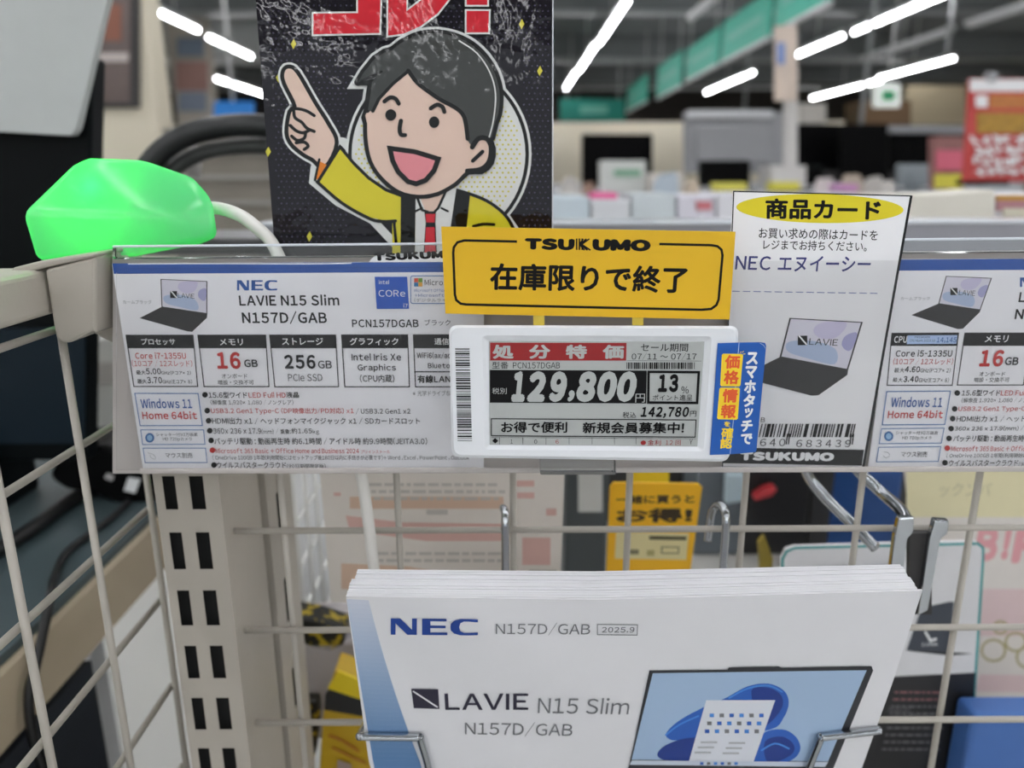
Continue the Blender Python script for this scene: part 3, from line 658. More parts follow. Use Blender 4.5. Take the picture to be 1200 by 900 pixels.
# ------------------------------------------------------------------ leaflet stack in its wire holder
LT = at(600, 703, .2507); LB = at(600, 890, .2745)
axis = (LB - LT).normalized(); LN = Vector((1, 0, 0)).cross(axis); LN = LN if LN.y < 0 else -LN
LW_ = mat('leaflet_white', (234, 234, 237), .55, noise=.02)
def leaf_ink(d): return Ink(LT - LN * d, LN)
OUTL = [(405.5, 699), (700, 703), (1081, 692), (1046, 800), (1010, 900), (985, 975), (455, 980), (432, 890)]
k = leaf_ink(0)
k.slab(OUTL, .0007, LW_)
LBLU = mat('leaflet_sky', (120, 156, 204), .55); LBL2 = mat('leaflet_pale', (192, 208, 230), .55); NB = mat('nec_blue', (24, 66, 150), .5); LK = mat('leaflet_violet_black', (40, 36, 58), .5); LG = mat('leaflet_grey', (118, 120, 124), .5)
def ed(t): return (406 + t * 31, 702 + t * 188, 432 + 46 * t + 14 * t * t)
for i in range(36):                                       # printed sky-blue fade down the left edge
    t0, t1 = i / 36, (i + 1) / 36; f_ = t1 ** .9
    a, b_ = ed(t0), ed(t1); c_ = [216 + (94 - 216) * f_, 221 + (134 - 221) * f_, 234 + (180 - 234) * f_]
    k.poly([(a[0], a[1]), (a[2], a[1] + 1.5), (b_[2], b_[1] + 1.5), (b_[0], b_[1])], mat('leaflet_fade_%02d' % i, c_, .55, noise=0))
k.poly([(437, 890), (492, 891.5), (515, 975), (455, 975)], mat('leaflet_fade_35', (96, 140, 196), .55))
nec(k, 458, 724, 560, 743, NB, dy=1)
k.text('N157D/GAB', 581, 728.5, 691, 743.5, LG, dy=.5, bold=0); k.frame([(700, 731), (747, 731.5), (746.5, 743.5), (700, 743)], .9, LG); k.text('2025.9', 705, 734, 743, 740.5, LG, bold=.012)
k.poly([(482, 806.5), (513.5, 807), (515, 830), (485, 829)], LK); k.stroke([(484, 809), (513, 828)], 1.8, LW_, caps=False)
k.text('LAVIE', 522, 812, 619, 831, LK, bold=.012); k.text('N15 Slim', 630, 816, 736, 835, LG, dy=1.5, bold=-.012)
k.text('N157D/GAB', 545, 844, 670, 861, LG, dy=2, bold=0)
k.T(720, 660, 2.5)
k.poly([(102, 312), (330, 310), (335, 303), (480, 300), (490, 304), (752, 299), (757, 312), (640, 600), (600, 690), (20, 690), (45, 580)], mat('leaflet_laptop_frame', (42, 44, 50), .5))
k.poly([(112, 320), (738, 311), (625, 578), (50, 573)], mat('leaflet_screen', (166, 192, 222), .5, noise=.06, scale=12))
WB = mat('bloom_blue', (36, 96, 190), .5); WD = mat('bloom_dark', (20, 56, 140), .5); WL_ = mat('bloom_light', (70, 140, 222), .5)
k.poly([(330, 390), (390, 358), (450, 350), (495, 370), (510, 405), (495, 450), (455, 485), (300, 500), (240, 440)], WB, 4); k.poly([(400, 372), (450, 362), (488, 385), (490, 420), (460, 460), (430, 470)], WD, 4)
k.poly([(150, 498), (180, 465), (240, 430), (290, 420), (290, 560), (200, 520), (165, 515)], WB, 4); k.poly([(125, 556), (150, 530), (210, 510), (260, 515), (270, 572), (180, 576), (140, 572)], WD, 4)
k.poly([(430, 500), (490, 484), (530, 505), (544, 540), (525, 570), (480, 584), (400, 582)], WB, 4); k.poly([(440, 520), (490, 505), (525, 530), (515, 560), (450, 582)], WD, 4)
k.stroke([(335, 392), (390, 364), (450, 356), (490, 374)], 5, WL_, smooth=4); k.stroke([(150, 500), (190, 470), (245, 445)], 5, WL_, smooth=4); k.stroke([(430, 545), (470, 525), (510, 540)], 5, WL_, smooth=4)
k.poly([(268, 398), (470, 398), (405, 583), (218, 576)], mat('menu_panel', (226, 230, 238), .5))
for j in range(3):
    for i in range(6): k.rect(278 + i * 29 - j * 7, 437 + j * 23, 291 + i * 29 - j * 7, 448 + j * 23, (WL_, LG, WB)[(i + j) % 3])
for j in range(3): k.rect(252 - j * 9, 518 + j * 15, 300 - j * 9, 523 + j * 15, LGREY); k.rect(334 - j * 9, 520 + j * 15, 382 - j * 9, 525 + j * 15, LGREY)
k.poly([(50, 573), (625, 578), (615, 592), (44, 586)], mat('taskbar', (206, 216, 230), .5))
for i in range(6): k.rect(250 + i * 20, 578, 260 + i * 20, 586, (WB, LG, WL_)[i % 3])
k.build('leaflet', None, 'frontmost white leaflet of the stack, printed with an open laptop', 'leaflet')
for i in range(11):
    d = .0009 + i * .0011
    k = leaf_ink(d); r_ = random.Random(i)
    jx = r_.uniform(-.6, .6) + .4 * i; zy = r_.uniform(-.8, .8)
    pts = [(405.5 + jx * .6 + (4 if i > 6 else 0), 699 + zy - i * .25), (700, 702 + zy - .3 * i), (1078 - jx * .8 - r_.uniform(0, 3), 691.5 + zy * .6 - i * .1), (1010 - jx, 898), (985, 970), (457, 975), (433 + jx * .5, 888)]
    # every sheet keeps the true outline of the front one: same plane family, a little jogged
    q0 = leaf_ink(0); uvs = [q0.uv(*p) for p in pts]
    k.prism([k.w(a, 0) for a in uvs], -k.N * .0010, LW_)
    k.build('leaflet', None, 'white leaflet behind the frontmost one in the wire holder stack', 'leaflet', 'leaflets stacked behind the front leaflet')
hold = thing('leaflet_holder', 'chrome wire holder hooked on the wire grid, carrying the leaflets', 'wire holder', tuple(at(720, 900, .27)))
YG = .310
def hook(px, py0, py1, back=0):
    top = at(px, py0 + 7, YG - .006); zb = LB.z - .025
    b = MB()
    b.tube([Vector((top.x - (.004 if back else 0), YG + .006, top.z - .016)), Vector((top.x - (.003 if back else 0), YG + .006, top.z - .002)), Vector((top.x - .001, YG + .003, top.z + .003)), Vector((top.x, YG - .003, top.z + .003)), Vector((top.x, YG - .0062, top.z - .002)), Vector((top.x, YG - .0065, top.z - .02)), Vector((top.x, YG - .0065, zb))], .0018, CHROME, 10, 5)
    b.build('hook', hold)
    return Vector((top.x, YG - .0065, zb))
h1 = hook(592, 606, 690); h2 = hook(851, 602, 690, 1)
for (A, B_, Cc, D) in (((417, 835), (421, 863), (492, 864), (503, 905)), ((1040, 846), (1030, 856), (962, 864), (946, 905))):
    k = leaf_ink(-.0022); b = MB()
    a_ = k.w(k.uv(*B_), 0); c_ = k.w(k.uv(*Cc), 0); d_ = k.w(k.uv(*D), 0); d2 = d_ + axis * .028
    k2 = leaf_ink(.0155); s_ = -1 if A[0] < 600 else 1
    bk = k2.w(k2.uv(B_[0], B_[1]), 0); bk = Vector((a_.x + s_ * .003, bk.y + .004, bk.z + .004))
    m_ = c_ + (d_ - c_) * .12
    b.tube([bk, a_ + (bk - a_) * .12 , a_, a_ + (c_ - a_) * .06, c_ + (a_ - c_) * .1, c_, m_, d_, d2], .0016, CHROME, 10, 5)
    b.build('front_loop', hold)
    b = MB(); b.tube([bk, Vector((bk.x, YG - .0065, bk.z + .003)), Vector((h1.x if s_ < 0 else h2.x, YG - .0065, bk.z + .003))], .0016, CHROME, 8); b.build('side_arm', hold)
b = MB(); zb = LB.z - .025
lx = at(520, 900, .27).x; rx = at(930, 900, .27).x
b.tube([Vector((lx, LB.y - .002, zb)), Vector((lx, YG - .0065, zb)), Vector((rx, YG - .0065, zb)), Vector((rx, LB.y - .002, zb))], .0016, CHROME, 8); b.build('base_wire', hold)

# ------------------------------------------------------------------ wire grid panel behind the leaflets
x0 = at(737, 600, YG).x; sp = (at(1140, 602, YG).x - at(463, 602, YG).x) / 5
zt = at(600, 619, YG).z; dz = (at(600, 843, YG).z - zt) / 2
grid = thing('wire_grid', 'ivory wire grid panel behind the leaflet stack', 'wire grid', (x0, YG, zt + dz * 5))
for i in range(-3, 8):
    b = MB(); X = x0 + sp * i
    if X < -.118: continue
    b.tube([Vector((X, YG + .0015, zt + .085)), Vector((X, YG + .0015, zt + dz * 5))], .0015, WIREM, 8); b.build('vertical_wire', grid)
for j in range(-1, 6):
    b = MB(); z_ = zt + dz * j; b.tube([Vector((-.122, YG - .0015, z_)), Vector((x0 + sp * 7.6, YG - .0015, z_))], .0015, WIREM, 8); b.build('horizontal_wire', grid)
XS = -.177
side = thing('wire_grid', 'ivory wire grid panel running back along the left, under the beige tube', 'wire grid', (XS, .25, 1.25 - .36))
for i in range(8):
    b = MB(); Y = .344 - .05 * i; b.tube([Vector((XS + .0015, Y, 1.25 - .0565)), Vector((XS + .0015, Y, 1.25 - .36))], .0016, WIREM, 8); b.build('vertical_wire', side)
for j in range(7):
    b = MB(); z_ = 1.25 - .0575 - .0497 * j; b.tube([Vector((XS - .0015, -.02, z_)), Vector((XS - .0015, .346, z_))], .0016, WIREM, 8); b.build('horizontal_wire', side)
# ---- slotted uprights
def upright(label, x0, x1, y0, y1, ztop, zbot, slots, side_slots=False):
    b = MB(); W = x1 - x0
    if not side_slots:
        xs = [x0, x0 + W * .14, x0 + W * .33, x0 + W * .55, x0 + W * .76, x1]
    else: xs = [y0, y0 + (y1 - y0) * .35, y0 + (y1 - y0) * .6, y1]
    cols = (1, 3) if not side_slots else (1,)
    zs = [ztop]
    for (a, c) in slots: zs += [a, c]
    zs.append(zbot)
    for r_ in range(len(zs) - 1):
        for c_ in range(len(xs) - 1):
            if r_ % 2 == 1 and c_ in cols: continue
            if not side_slots: q = [(xs[c_], y0, zs[r_ + 1]), (xs[c_ + 1], y0, zs[r_ + 1]), (xs[c_ + 1], y0, zs[r_]), (xs[c_], y0, zs[r_])]
            else: q = [(x1, xs[c_], zs[r_ + 1]), (x1, xs[c_ + 1], zs[r_ + 1]), (x1, xs[c_ + 1], zs[r_]), (x1, xs[c_], zs[r_])]
            b.quad(*q, BEIGE)
            # sheet thickness behind each strip
    q = lambda *p: b.quad(*p, BEIGE)
    q((x0, y1, zbot), (x0, y0, zbot), (x0, y0, ztop), (x0, y1, ztop)); q((x1, y1, zbot), (x0, y1, zbot), (x0, y1, ztop), (x1, y1, ztop))
    if not side_slots: q((x1, y0, zbot), (x1, y1, zbot), (x1, y1, ztop), (x1, y0, ztop))
    else: q((x0, y0, zbot), (x1, y0, zbot), (x1, y0, ztop), (x0, y0, ztop))
    q((x0, y0, ztop), (x1, y0, ztop), (x1, y1, ztop), (x0, y1, ztop)); q((x0, y1, zbot), (x1, y1, zbot), (x1, y0, zbot), (x0, y0, zbot))
    # black box inside puts the shade of the slots into colour
    dk = mat('slot_shade', (16, 16, 16), .9); e = .0015
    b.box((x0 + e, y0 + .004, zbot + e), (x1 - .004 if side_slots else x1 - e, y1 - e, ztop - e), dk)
    return b.build('slotted_upright', None, label, 'upright')
ux0 = at(179, 560, .300).x; ux1 = at(256, 560, .300).x
sl = [(at(200, a, .3).z, at(200, c, .3).z) for a, c in ((497, 533), (558, 597), (624, 667), (692, 733), (757, 795), (818, 855), (877, 913), (932, 966))]
upright('beige steel upright with pairs of slots, under the left spec card', ux0, ux1, .300, .346, at(200, 330, .3).z, 0.0, sl)
sl2 = [(at(308, a, .37).z, at(308, c, .37).z) for a, c in ((577, 622), (677, 727), (782, 826))]
upright('narrow beige upright just behind the slotted one', ux0, ux1 + .001, .353, .394, at(300, 330, .37).z, 0.0, sl2, True)

# ---- tube, bracket, alarm box
tb = MB(); p0 = atX(0, 326, XS + .004); p1 = atX(0, 388, XS + .004)
tb.box((XS - .028, -.05, p1.z), (XS + .004, .2915, p0.z), BEIGE, .0025, 3); tb.build('top_tube', None, 'beige square steel tube running back along the left edge of the picture', 'steel tube')
b = MB()
poly_ = [(52, 316), (112, 300), (143, 300), (143, 408), (118, 396), (108, 389), (82, 402), (72, 402), (65, 396), (62, 380)]
b.prism([at(x_, y_, .284) for x_, y_ in ((52, 316), (112, 300), (112, 392), (108, 389), (82, 402), (72, 402), (65, 396), (62, 380))], (0, .020, 0), BEIGE, .0012, 2)
b.prism([at(x_, y_, .2995) for x_, y_ in ((104, 303), (143, 300), (143, 408), (118, 396), (104, 388))], (0, .018, 0), BEIGE, .0012, 2)
b.prism([at(x_, y_, .2832) for x_, y_ in ((10, 322), (14, 314), (50, 305), (112, 296), (112, 301), (56, 313), (20, 323))], (0, .022, 0), BEIGE, .0008, 2)
b.build('clamp_bracket', None, 'beige folded steel bracket hooked over the tube, below the green box', 'bracket')

al = thing('alarm_box', 'faceted security box lit and tinted green, at the left of the poster', 'security box', tuple(at(150, 300, .322)))
shell = bpy.data.materials.new('glow_tinted_shell'); shell.use_nodes = True; nt = shell.node_tree; nt.nodes.clear()
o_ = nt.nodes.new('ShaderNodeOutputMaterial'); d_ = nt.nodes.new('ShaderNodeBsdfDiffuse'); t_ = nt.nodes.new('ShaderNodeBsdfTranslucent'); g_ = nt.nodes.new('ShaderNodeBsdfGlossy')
d_.inputs[0].default_value = (.20, .62, .36, 1); t_.inputs[0].default_value = (.3, .9, .5, 1); g_.inputs['Roughness'].default_value = .18  # green tint puts the lamp's glow into the colour of the white shell
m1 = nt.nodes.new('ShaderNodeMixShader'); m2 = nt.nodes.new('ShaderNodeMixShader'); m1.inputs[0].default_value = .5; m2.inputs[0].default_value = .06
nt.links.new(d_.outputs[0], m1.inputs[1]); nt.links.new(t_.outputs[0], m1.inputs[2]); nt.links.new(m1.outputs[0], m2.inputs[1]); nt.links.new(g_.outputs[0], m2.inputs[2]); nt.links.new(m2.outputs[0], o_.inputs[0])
bm = bmesh.new()
for x_, y_, Y in ((27, 250, .306), (44, 306, .306), (150, 302, .304), (256, 279, .306), (249, 233, .308), (170, 250, .303), (96, 184, .316), (168, 187, .316), (228, 208, .318),
                  (40, 250, .352), (52, 300, .352), (240, 285, .352), (236, 235, .350), (104, 194, .338), (168, 194, .338), (222, 212, .338)):
    bm.verts.new(at(x_, y_, Y))
bmesh.ops.convex_hull(bm, input=bm.verts); bmesh.ops.dissolve_limit(bm, angle_limit=.12, verts=bm.verts, edges=bm.edges)
bmesh.ops.bevel(bm, geom=list(bm.edges), offset=.0028, segments=3, profile=.5, affect='EDGES', clamp_overlap=True)
b = MB(); b.addbm(bm, shell, True); b.build('shell', al, 'translucent shell with the green glow tinted in, also lit from inside')
cab = MB()
pts = [at(232, 244, .325), at(255, 244, .322), at(280, 252, .318), at(300, 266, .3165), at(318, 284, .3145)]
pts += [Vector((at(340, 320, .3125).x, .3090, at(340, 320, .312).z)), Vector((at(400, 420, .312).x, .3030, at(400, 420, .312).z)), at(424, 560, .3035), at(441, 690, .3055), at(452, 790, .303)]
cab.tube(pts, .0026, mat('white_cable', (232, 230, 224), .45), 10, 6)
cab.build('cable', al, 'thick white cable running behind the label rail')
led = bpy.data.lights.new('green_lamp', 'POINT'); led.energy = .05; led.color = (0, 1, .03); led.shadow_soft_size = .007
lo = bpy.data.objects.new('green_lamp', led); COL.objects.link(lo); lo.parent = al; lo.location = at(112, 224, .3125) - WL[al.name]
def pxprism(name, pts, Y, t, m, label=None, cat=None, parent=None, bev=0., group=None):
    b = MB(); b.prism([at(x_, y_, Y) for x_, y_ in pts], (0, t, 0), m, bev); return b.build(name, parent, label, cat, group)
def bx(name, x0, y0, x1, y1, Y, t, m, label=None, cat=None, parent=None, bev=.004, group=None):
    return pxprism(name, [(x0, y1), (x1, y1), (x1, y0), (x0, y0)], Y, t, m, label, cat, parent, bev, group)

# ---- green aisle signs
TEAL = mat('sign_green', (66, 186, 160), .5); TEALD = mat('sign_teal', (30, 140, 124), .5)
def sign_side(x0, yt0, yb0, x1, yt1, yb1, X, label):
    a = atX(x0, yb0, X); b_ = atX(x1, yb1, X); c = atX(x1, yt1, X); d = atX(x0, yt0, X)
    z0 = (a.z + b_.z) / 2; z1 = (c.z + d.z) / 2
    t = thing('aisle_sign', label, 'hanging sign', (X, (a.y + b_.y) / 2, z0))
    ya, yb = sorted((a.y, b_.y))
    b = MB(); b.box((X, ya, z0), (X + .03, yb, z1), TEAL, .004); b.build('panel', t)
    b = MB(); b.box((X - .006, ya - .01, z0 - .03), (X + .036, yb + .01, z0), FIX); b.build('bottom_edge', t)
    b = MB(); h = z1 - z0
    b.box((X - .004, ya + (yb - ya) * .14, z0 + h * .42), (X, ya + (yb - ya) * .86, z0 + h * .58), mat('sign_pale', (120, 196, 178), .5))
    b.build('pale_mark', t)
    for f in (.1, .9):
        b = MB(); b.tube([(X + .015, ya + (yb - ya) * f, z1), (X + .015, ya + (yb - ya) * f, 3.6)], .008, FIX, 6); b.build('hanging_wire', t)
sign_side(907, -25, 34, 970, -55, 3, 2.3, 'nearest green hanging sign, cut by the top edge of the picture')
sign_side(845, 22, 71, 900, -4, 44, 2.3, 'second green hanging sign, below and left of the nearest one')
sign_side(803, 54, 93, 840, 38, 77, 2.3, 'third green hanging sign, in the middle of the receding row')
sign_side(769, 74, 115, 797, 66, 99, 2.3, 'fourth green hanging sign, smaller, toward the far end')
sign_side(734, 100, 130, 757, 92, 118, 2.3, 'farthest small green sign of the receding row')
t = thing('aisle_sign', 'wide teal sign hanging across the hall near the far wall', 'hanging sign', tuple(at(695, 143, 15)))
bx('panel', 656, 116, 732, 142, 15, .05, TEALD, parent=t)
for x_ in (665, 725):
    b = MB(); p = at(x_, 117, 15.02); b.tube([p, Vector((p.x, p.y, 3.6))], .01, FIX, 6); b.build('hanging_wire', t)
bx('pale_mark', 680, 124, 712, 133, 14.98, .01, mat('sign_pale', (150, 214, 198), .5), parent=t, bev=0)
# ---- far hanging things
b = thing('exit_sign', 'white box sign with a green running figure hanging at the right', 'exit sign', tuple(at(1041, 125, 8.6)))
bx('box', 1028, 98, 1055, 125, 8.6, .12, mat('sign_white', (232, 236, 232), .5, emit=.5), parent=b); bb_ = MB(); p = at(1041, 99, 8.66); bb_.tube([p, Vector((p.x, p.y, 3.6))], .012, FIX, 6); bb_.build('hanging_rod', b); bx('pictogram', 1034, 106, 1049, 118, 8.58, .01, mat('exit_green', (60, 180, 120), .5), parent=b, bev=0)
t = thing('banner_pole', 'white pole with a pastel paper banner, right of the grey monitor', 'banner', tuple(at(926, 200, 3.6)))
bx('pole', 922, 30, 935, 196, 3.6, .05, mat('pole_white', (205, 203, 200), .5), parent=t)
bx('paper_banner', 908, 30, 934, 118, 3.56, .01, mat('banner_paper', (212, 196, 182), .6, noise=.25, scale=9), parent=t, bev=0); bx('blue_print', 911, 50, 920, 75, 3.55, .004, mat('banner_blue', (130, 150, 200), .6), parent=t, bev=0); bx('pole_foot', 905, 194, 945, 222, 3.6, .2, mat('pole_white', (205, 203, 200), .5), parent=t)
bx('wall_panel', 1064, 100, 1132, 150, 13, .2, mat('panel_cream', (212, 196, 164), .7), 'cream wall panel far behind, between the exit sign and the red poster', 'wall panel')
bx('carton', 1012, 118, 1068, 146.5, 9.1, .5, mat('carton_brown', (132, 104, 76), .7), 'brown carton on top of the far black monitors, below the exit sign', 'carton'); bx('carton', 936, 121, 968, 147, 9, .4, mat('carton_white', (206, 200, 192), .7), 'white carton on the far shelf left of the brown one', 'carton')
t = thing('storage_rack', 'dark storage rack behind the black monitors, carrying the far cartons', 'rack', (4.2, 9.6, 0))
zr = at(1000, 147, 9.0).z; RKD = mat('rack_dark', (44, 42, 42), .7); b = MB(); b.box((3.2, 8.95, zr - .05), (5.6, 10.2, zr), RKD); b.build('top_board', t); b = MB(); b.box((3.25, 9.0, 0), (5.55, 10.15, zr - .05), RKD); b.build('rack_body', t)
for x_, y1, X_, l in ((1009, 145, 6, 'thin hanging rod left of the exit sign'), (1109, 64, 5, 'thin hanging rod at the top right'), (872, 132, 5, 'thin hanging rod above the grey monitor')):
    b = MB(); p = at(x_, y1, 12 if x_ == 872 else 8); b.tube([p, Vector((p.x, p.y, 3.6))], .022, mat('pipe_grey', (170, 172, 172), .5), 8); b.build('hanging_rod', None, l, 'rod')

# ---- display counter and monitors
CT = 1.165
t = thing('display_counter', 'long pale display counter carrying the far monitors', 'counter', (3, 5.5, 0))
WHT = mat('counter_white', (200, 200, 202), .5)
b = MB(); b.box((-.6, 3.1, CT - .04), (7.5, 8.6, CT), WHT, .004); b.build('counter_top', t)
b = MB(); b.box((-.55, 3.2, 0), (7.4, 8.5, CT - .04), WHT); b.build('counter_body', t)
MBK = mat('monitor_black', (9, 9, 10), .5, spec=.06); MGR = mat('monitor_silver', (150, 151, 153), .45)
def monitor(x0, y0, x1, y1, Y, m, label, back=False, top=None):
    c = at((x0 + x1) / 2, y1, Y); t = thing('monitor', label, 'monitor', (c.x, Y, CT))
    bx('panel', x0, y0, x1, y1, Y, .045, m, parent=t, bev=.01)
    if back: bx('rear_cover', x0 + 14, y0 + 14, x1 - 14, y1 - 12, Y - .03, .04, m, parent=t, bev=.012)
    else: bx('screen', x0 + 1.5, y0 + 1.5, x1 - 1.5, y1 - 3, Y - .002, .004, mat('screen_off', (6, 6, 7), .4, spec=.06), parent=t, bev=0)
    b = MB(); b.box((c.x - .03, Y + .02, CT), (c.x + .03, Y + .06, c.z + .05), m, .004); b.build('stand_neck', t)
    b = MB(); b.box((c.x - .12, Y - .08, CT), (c.x + .12, Y + .1, CT + .012), m, .004); b.build('stand_base', t)
monitor(682, 157, 765, 219, 5.0, MBK, 'black monitor seen just right of the cartoon poster')
monitor(802, 131, 919, 203, 4.6, MGR, 'large silver monitor seen from behind in the middle of the counter', True)
bx('top_glint', 806, 129, 906, 138, 4.57, .03, mat('glint_pale', (206, 208, 210), .4), parent=bpy.data.objects['monitor.001'], bev=.004)  # pale bar paints the highlight along the top of the silver monitor
monitor(820, 188, 880, 219, 3.7, mat('monitor_green_black', (22, 29, 27), .5, spec=.08), 'small dark screen standing in front of the silver monitor')
monitor(933, 145, 985, 200, 6.4, MBK, 'black monitor right of the white banner pole'); monitor(986, 145, 1041, 214, 6.0, MBK, 'tall black monitor below the brown carton'); monitor(1043, 147, 1098, 202, 6.2, MBK, 'black monitor with a grey top edge, right end of the black row')
bx('shelf_bar', 1043, 147, 1132, 156, 6.1, .05, MGR, 'grey bar across the top of the rightmost black monitors', 'bar')
monitor(900, 194, 966, 217, 4.0, mat('monitor_green_black', (22, 29, 27), .5, spec=.08), 'low dark screen in front of the banner pole')
monitor(1054, 192, 1092, 219, 3.9, mat('laptop_silver', (138, 146, 150), .4), 'small silver laptop lid left of the colourful packet', True)
def lump(name, x, y, r, Y, m, label, cat):
    c = at(x, y, Y); R = r * c.y / FPX * 1.05; h = R * 1.7; q = random.Random(int(x))
    P = [(-R, 0), (R, 0), (R * q.uniform(.8, 1), h * .6), (R * q.uniform(.5, .8), h), (-R * q.uniform(.3, .8), h * q.uniform(.85, 1)), (-R * .95, h * .5)]
    b = MB(); b.prism([Vector((c.x + a, c.y, CT + d)) for a, d in P], (0, R * .7, 0), m, R * .12); b.build(name, None, label, cat)
mk = lambda n, c: mat(n, c, .55)
bx('carton', 707, 188, 757, 225, 3.9, .2, mk('box_offwhite', (212, 214, 210)), 'white carton with green print in front of the first black monitor', 'carton')
bx('carton', 762, 203, 802, 226, 3.8, .2, mk('box_cream', (218, 212, 204)), 'low cream carton right of the green printed one', 'carton'); bx('green_print', 720, 199, 751, 206, 3.88, .01, mk('print_green', (120, 170, 140)), 'pale green lettering panel on the white carton', 'print', bev=0)
for (x_, y_, r, c_, l) in ((668, 205, 11, (190, 186, 180), 'pale round packet at the foot of the poster edge'), (690, 212, 8, (150, 120, 104), 'small brown packet before the first black monitor'), (783, 178, 14, (178, 190, 200), 'bluish white packet left of the silver monitor'), (812, 212, 9, (196, 180, 160), 'tan packet beside the small dark screen'),
                        (970, 188, 10, (214, 204, 204), 'white round figure before the black monitors'), (1001, 206, 12, (180, 166, 150), 'beige packet at the foot of the tall black monitor'), (1026, 207, 11, (190, 176, 160), 'second beige packet, right of the first'), (1042, 212, 8, (210, 206, 200), 'small white packet next to the silver laptop')):
    lump('packet', x_, y_, r, 3.5, mk('packet_%d' % c_[0], c_), l, 'packet')
bx('packet', 1096, 160, 1130, 222, 3.4, .06, mat('packet_multi', (140, 96, 92), .5, noise=.5, scale=18), 'colourful doll packet standing left of the red poster', 'packet')
bx('packet', 1098, 176, 1128, 200, 3.39, .01, mk('packet_pink', (206, 100, 120)), 'pink front of the colourful packet', 'packet', bev=0); bx('packet', 1096, 204, 1128, 221, 3.38, .01, mk('packet_yellow', (206, 196, 70)), 'yellow packet leaning before the colourful one', 'packet', bev=0)
for x0, x1, y0, y1, Y, c_, l in ((838, 876, 214, 224, 3.3, (214, 206, 90), 'yellow strip lying before the small dark screen'), (905, 938, 213, 224, 3.3, (214, 206, 80), 'yellow strip lying before the low dark screen'), (980, 1006, 216, 224, 3.3, (196, 140, 190), 'pink strip lying near the beige packets'), (694, 724, 226, 234, 1.33, (222, 96, 150), 'magenta strip near the right edge of the poster')):
    bx('card_strip', x0, y0, x1, y1, Y, .08, mk('strip_%d_%d' % (c_[0], c_[2]), c_), l, 'card')
# red poster at the right
t = thing('red_poster', 'red poster with gold bands on a clear stand at the right edge', 'poster', tuple(at(1180, 212, 2.0)))
pxprism('board', [(1128, 212), (1240, 214), (1240, 92), (1136, 92)], 2.0, .006, mat('poster_red', (184, 62, 58), .4, noise=.1, scale=30), parent=t)
bx('white_top', 1137, 93, 1240, 107, 1.997, .002, mk('poster_white', (226, 226, 226)), parent=t, bev=0); bx('gold_band', 1160, 111, 1240, 127, 1.997, .002, mat('poster_gold', (176, 108, 50), .4, noise=.4, scale=60), parent=t, bev=0); bx('gold_band', 1145, 132, 1240, 156, 1.997, .002, mat('poster_gold2', (160, 122, 40), .4, noise=.4, scale=60), parent=t, bev=0)
k = Ink((0, 1.996, 1.2), FACE, 1e-4); PWH = mk('poster_white', (226, 226, 226)); r_ = random.Random(4)
for j in range(4):
    for i in range(7):
        x_ = 1138 + i * 12 + r_.uniform(-3, 3); y_ = 164 + j * 12
        for _ in range(3): k.stroke([(x_ + r_.uniform(0, 12), y_ + r_.uniform(-5, 5)), (x_ + r_.uniform(0, 12), y_ + r_.uniform(-5, 5)), (x_ + r_.uniform(0, 12), y_ + r_.uniform(-5, 5))], 3.0, PWH, caps=False)
k.rect(1141, 112, 1155, 126, PWH); k.build('white_lettering', t)
bx('clip', 1158, 84, 1170, 95, 1.99, .02, MGR, parent=t); bx('stand_foot', 1132, 210, 1184, 217, 2.0, .05, MBK, parent=t); 
b = MB(); p = at(1160, 214, 2.02); b.box((p.x - .02, 2.0, .98), (p.x + .1, 2.04, p.z), CLEAR); b.build('stand_plate', t)

# ---- the far side of this gondola: back rail, cartons behind it
t = thing('back_rail', 'grey metal rail with a lip coloured as a highlight behind the label rail', 'rail', (.3, .62, at(600, 300, .62).z))
b = MB(); strip(b, 300, 1450, 264, 260, 297, 296, .62, .64, mat('rail_grey', (150, 150, 156), .4, .3), .001); b.build('rail_body', t)
b = MB(); strip(b, 300, 1450, 261, 256.5, 265, 261, .618, .66, mat('edge_highlight', (222, 228, 235), .15, noise=0), .0006); b.build('rail_lip', t)  # the gleam on this lip is put into its pale colour
b = MB(); strip(b, 300, 1450, 297, 296, 340, 340, .63, .64, BEIGE); b.build('rail_skirt', t)
t = thing('far_gondola', 'low shelf just behind the back rail, carrying pale cartons', 'shelf', (.8, 1.3, 0))
GT = at(700, 266, 1.3).z
b = MB(); b.box((-.24, 1.0, GT - .03), (2.2, 1.9, GT), WHT, .003); b.build('shelf_board', t); b = MB(); b.box((-.24, 1.1, 0), (2.2, 1.85, GT - .03), mat('dark_panel', (70, 72, 74), .7)); b.build('shelf_body', t)
for x0, x1, y0, c_, l in ((640, 690, 230, (186, 198, 204), 'pale blue carton nearest the poster edge'), (692, 738, 234, (202, 204, 206), 'light grey carton beneath the magenta strip'), (740, 792, 227, (190, 198, 200), 'grey green carton in the middle of the low shelf'), (794, 838, 229, (206, 204, 212), 'lilac white carton with a red mark'), (840, 900, 226, (214, 214, 218), 'white carton partly behind the tall shop card'),
                       (902, 960, 230, (198, 192, 200), 'mauve grey carton behind the tall shop card'), (962, 1030, 228, (190, 188, 196), 'grey carton behind the right part of the shop card')):
    bx('carton', x0, y0, x1, 266, 1.3, .14, mat('carton_pale_%d_%d' % (c_[0], x0), c_, .5, noise=.08, scale=25), l, 'carton', group='pale cartons on the low shelf')
bx('card_mark', 816, 236, 834, 246, 1.297, .002, mk('mark_red', (190, 110, 116)), 'small red mark card on the lilac white carton', 'card', bev=0)
t = pxprism('paper_pack', [(1034, 258), (1166, 257), (1166, 222), (1120, 226), (1036, 229)], .78, .06, mat('cream_paper', (226, 222, 210), .6), 'cream paper pack lying behind the rail at the right', 'paper pack', bev=.002)
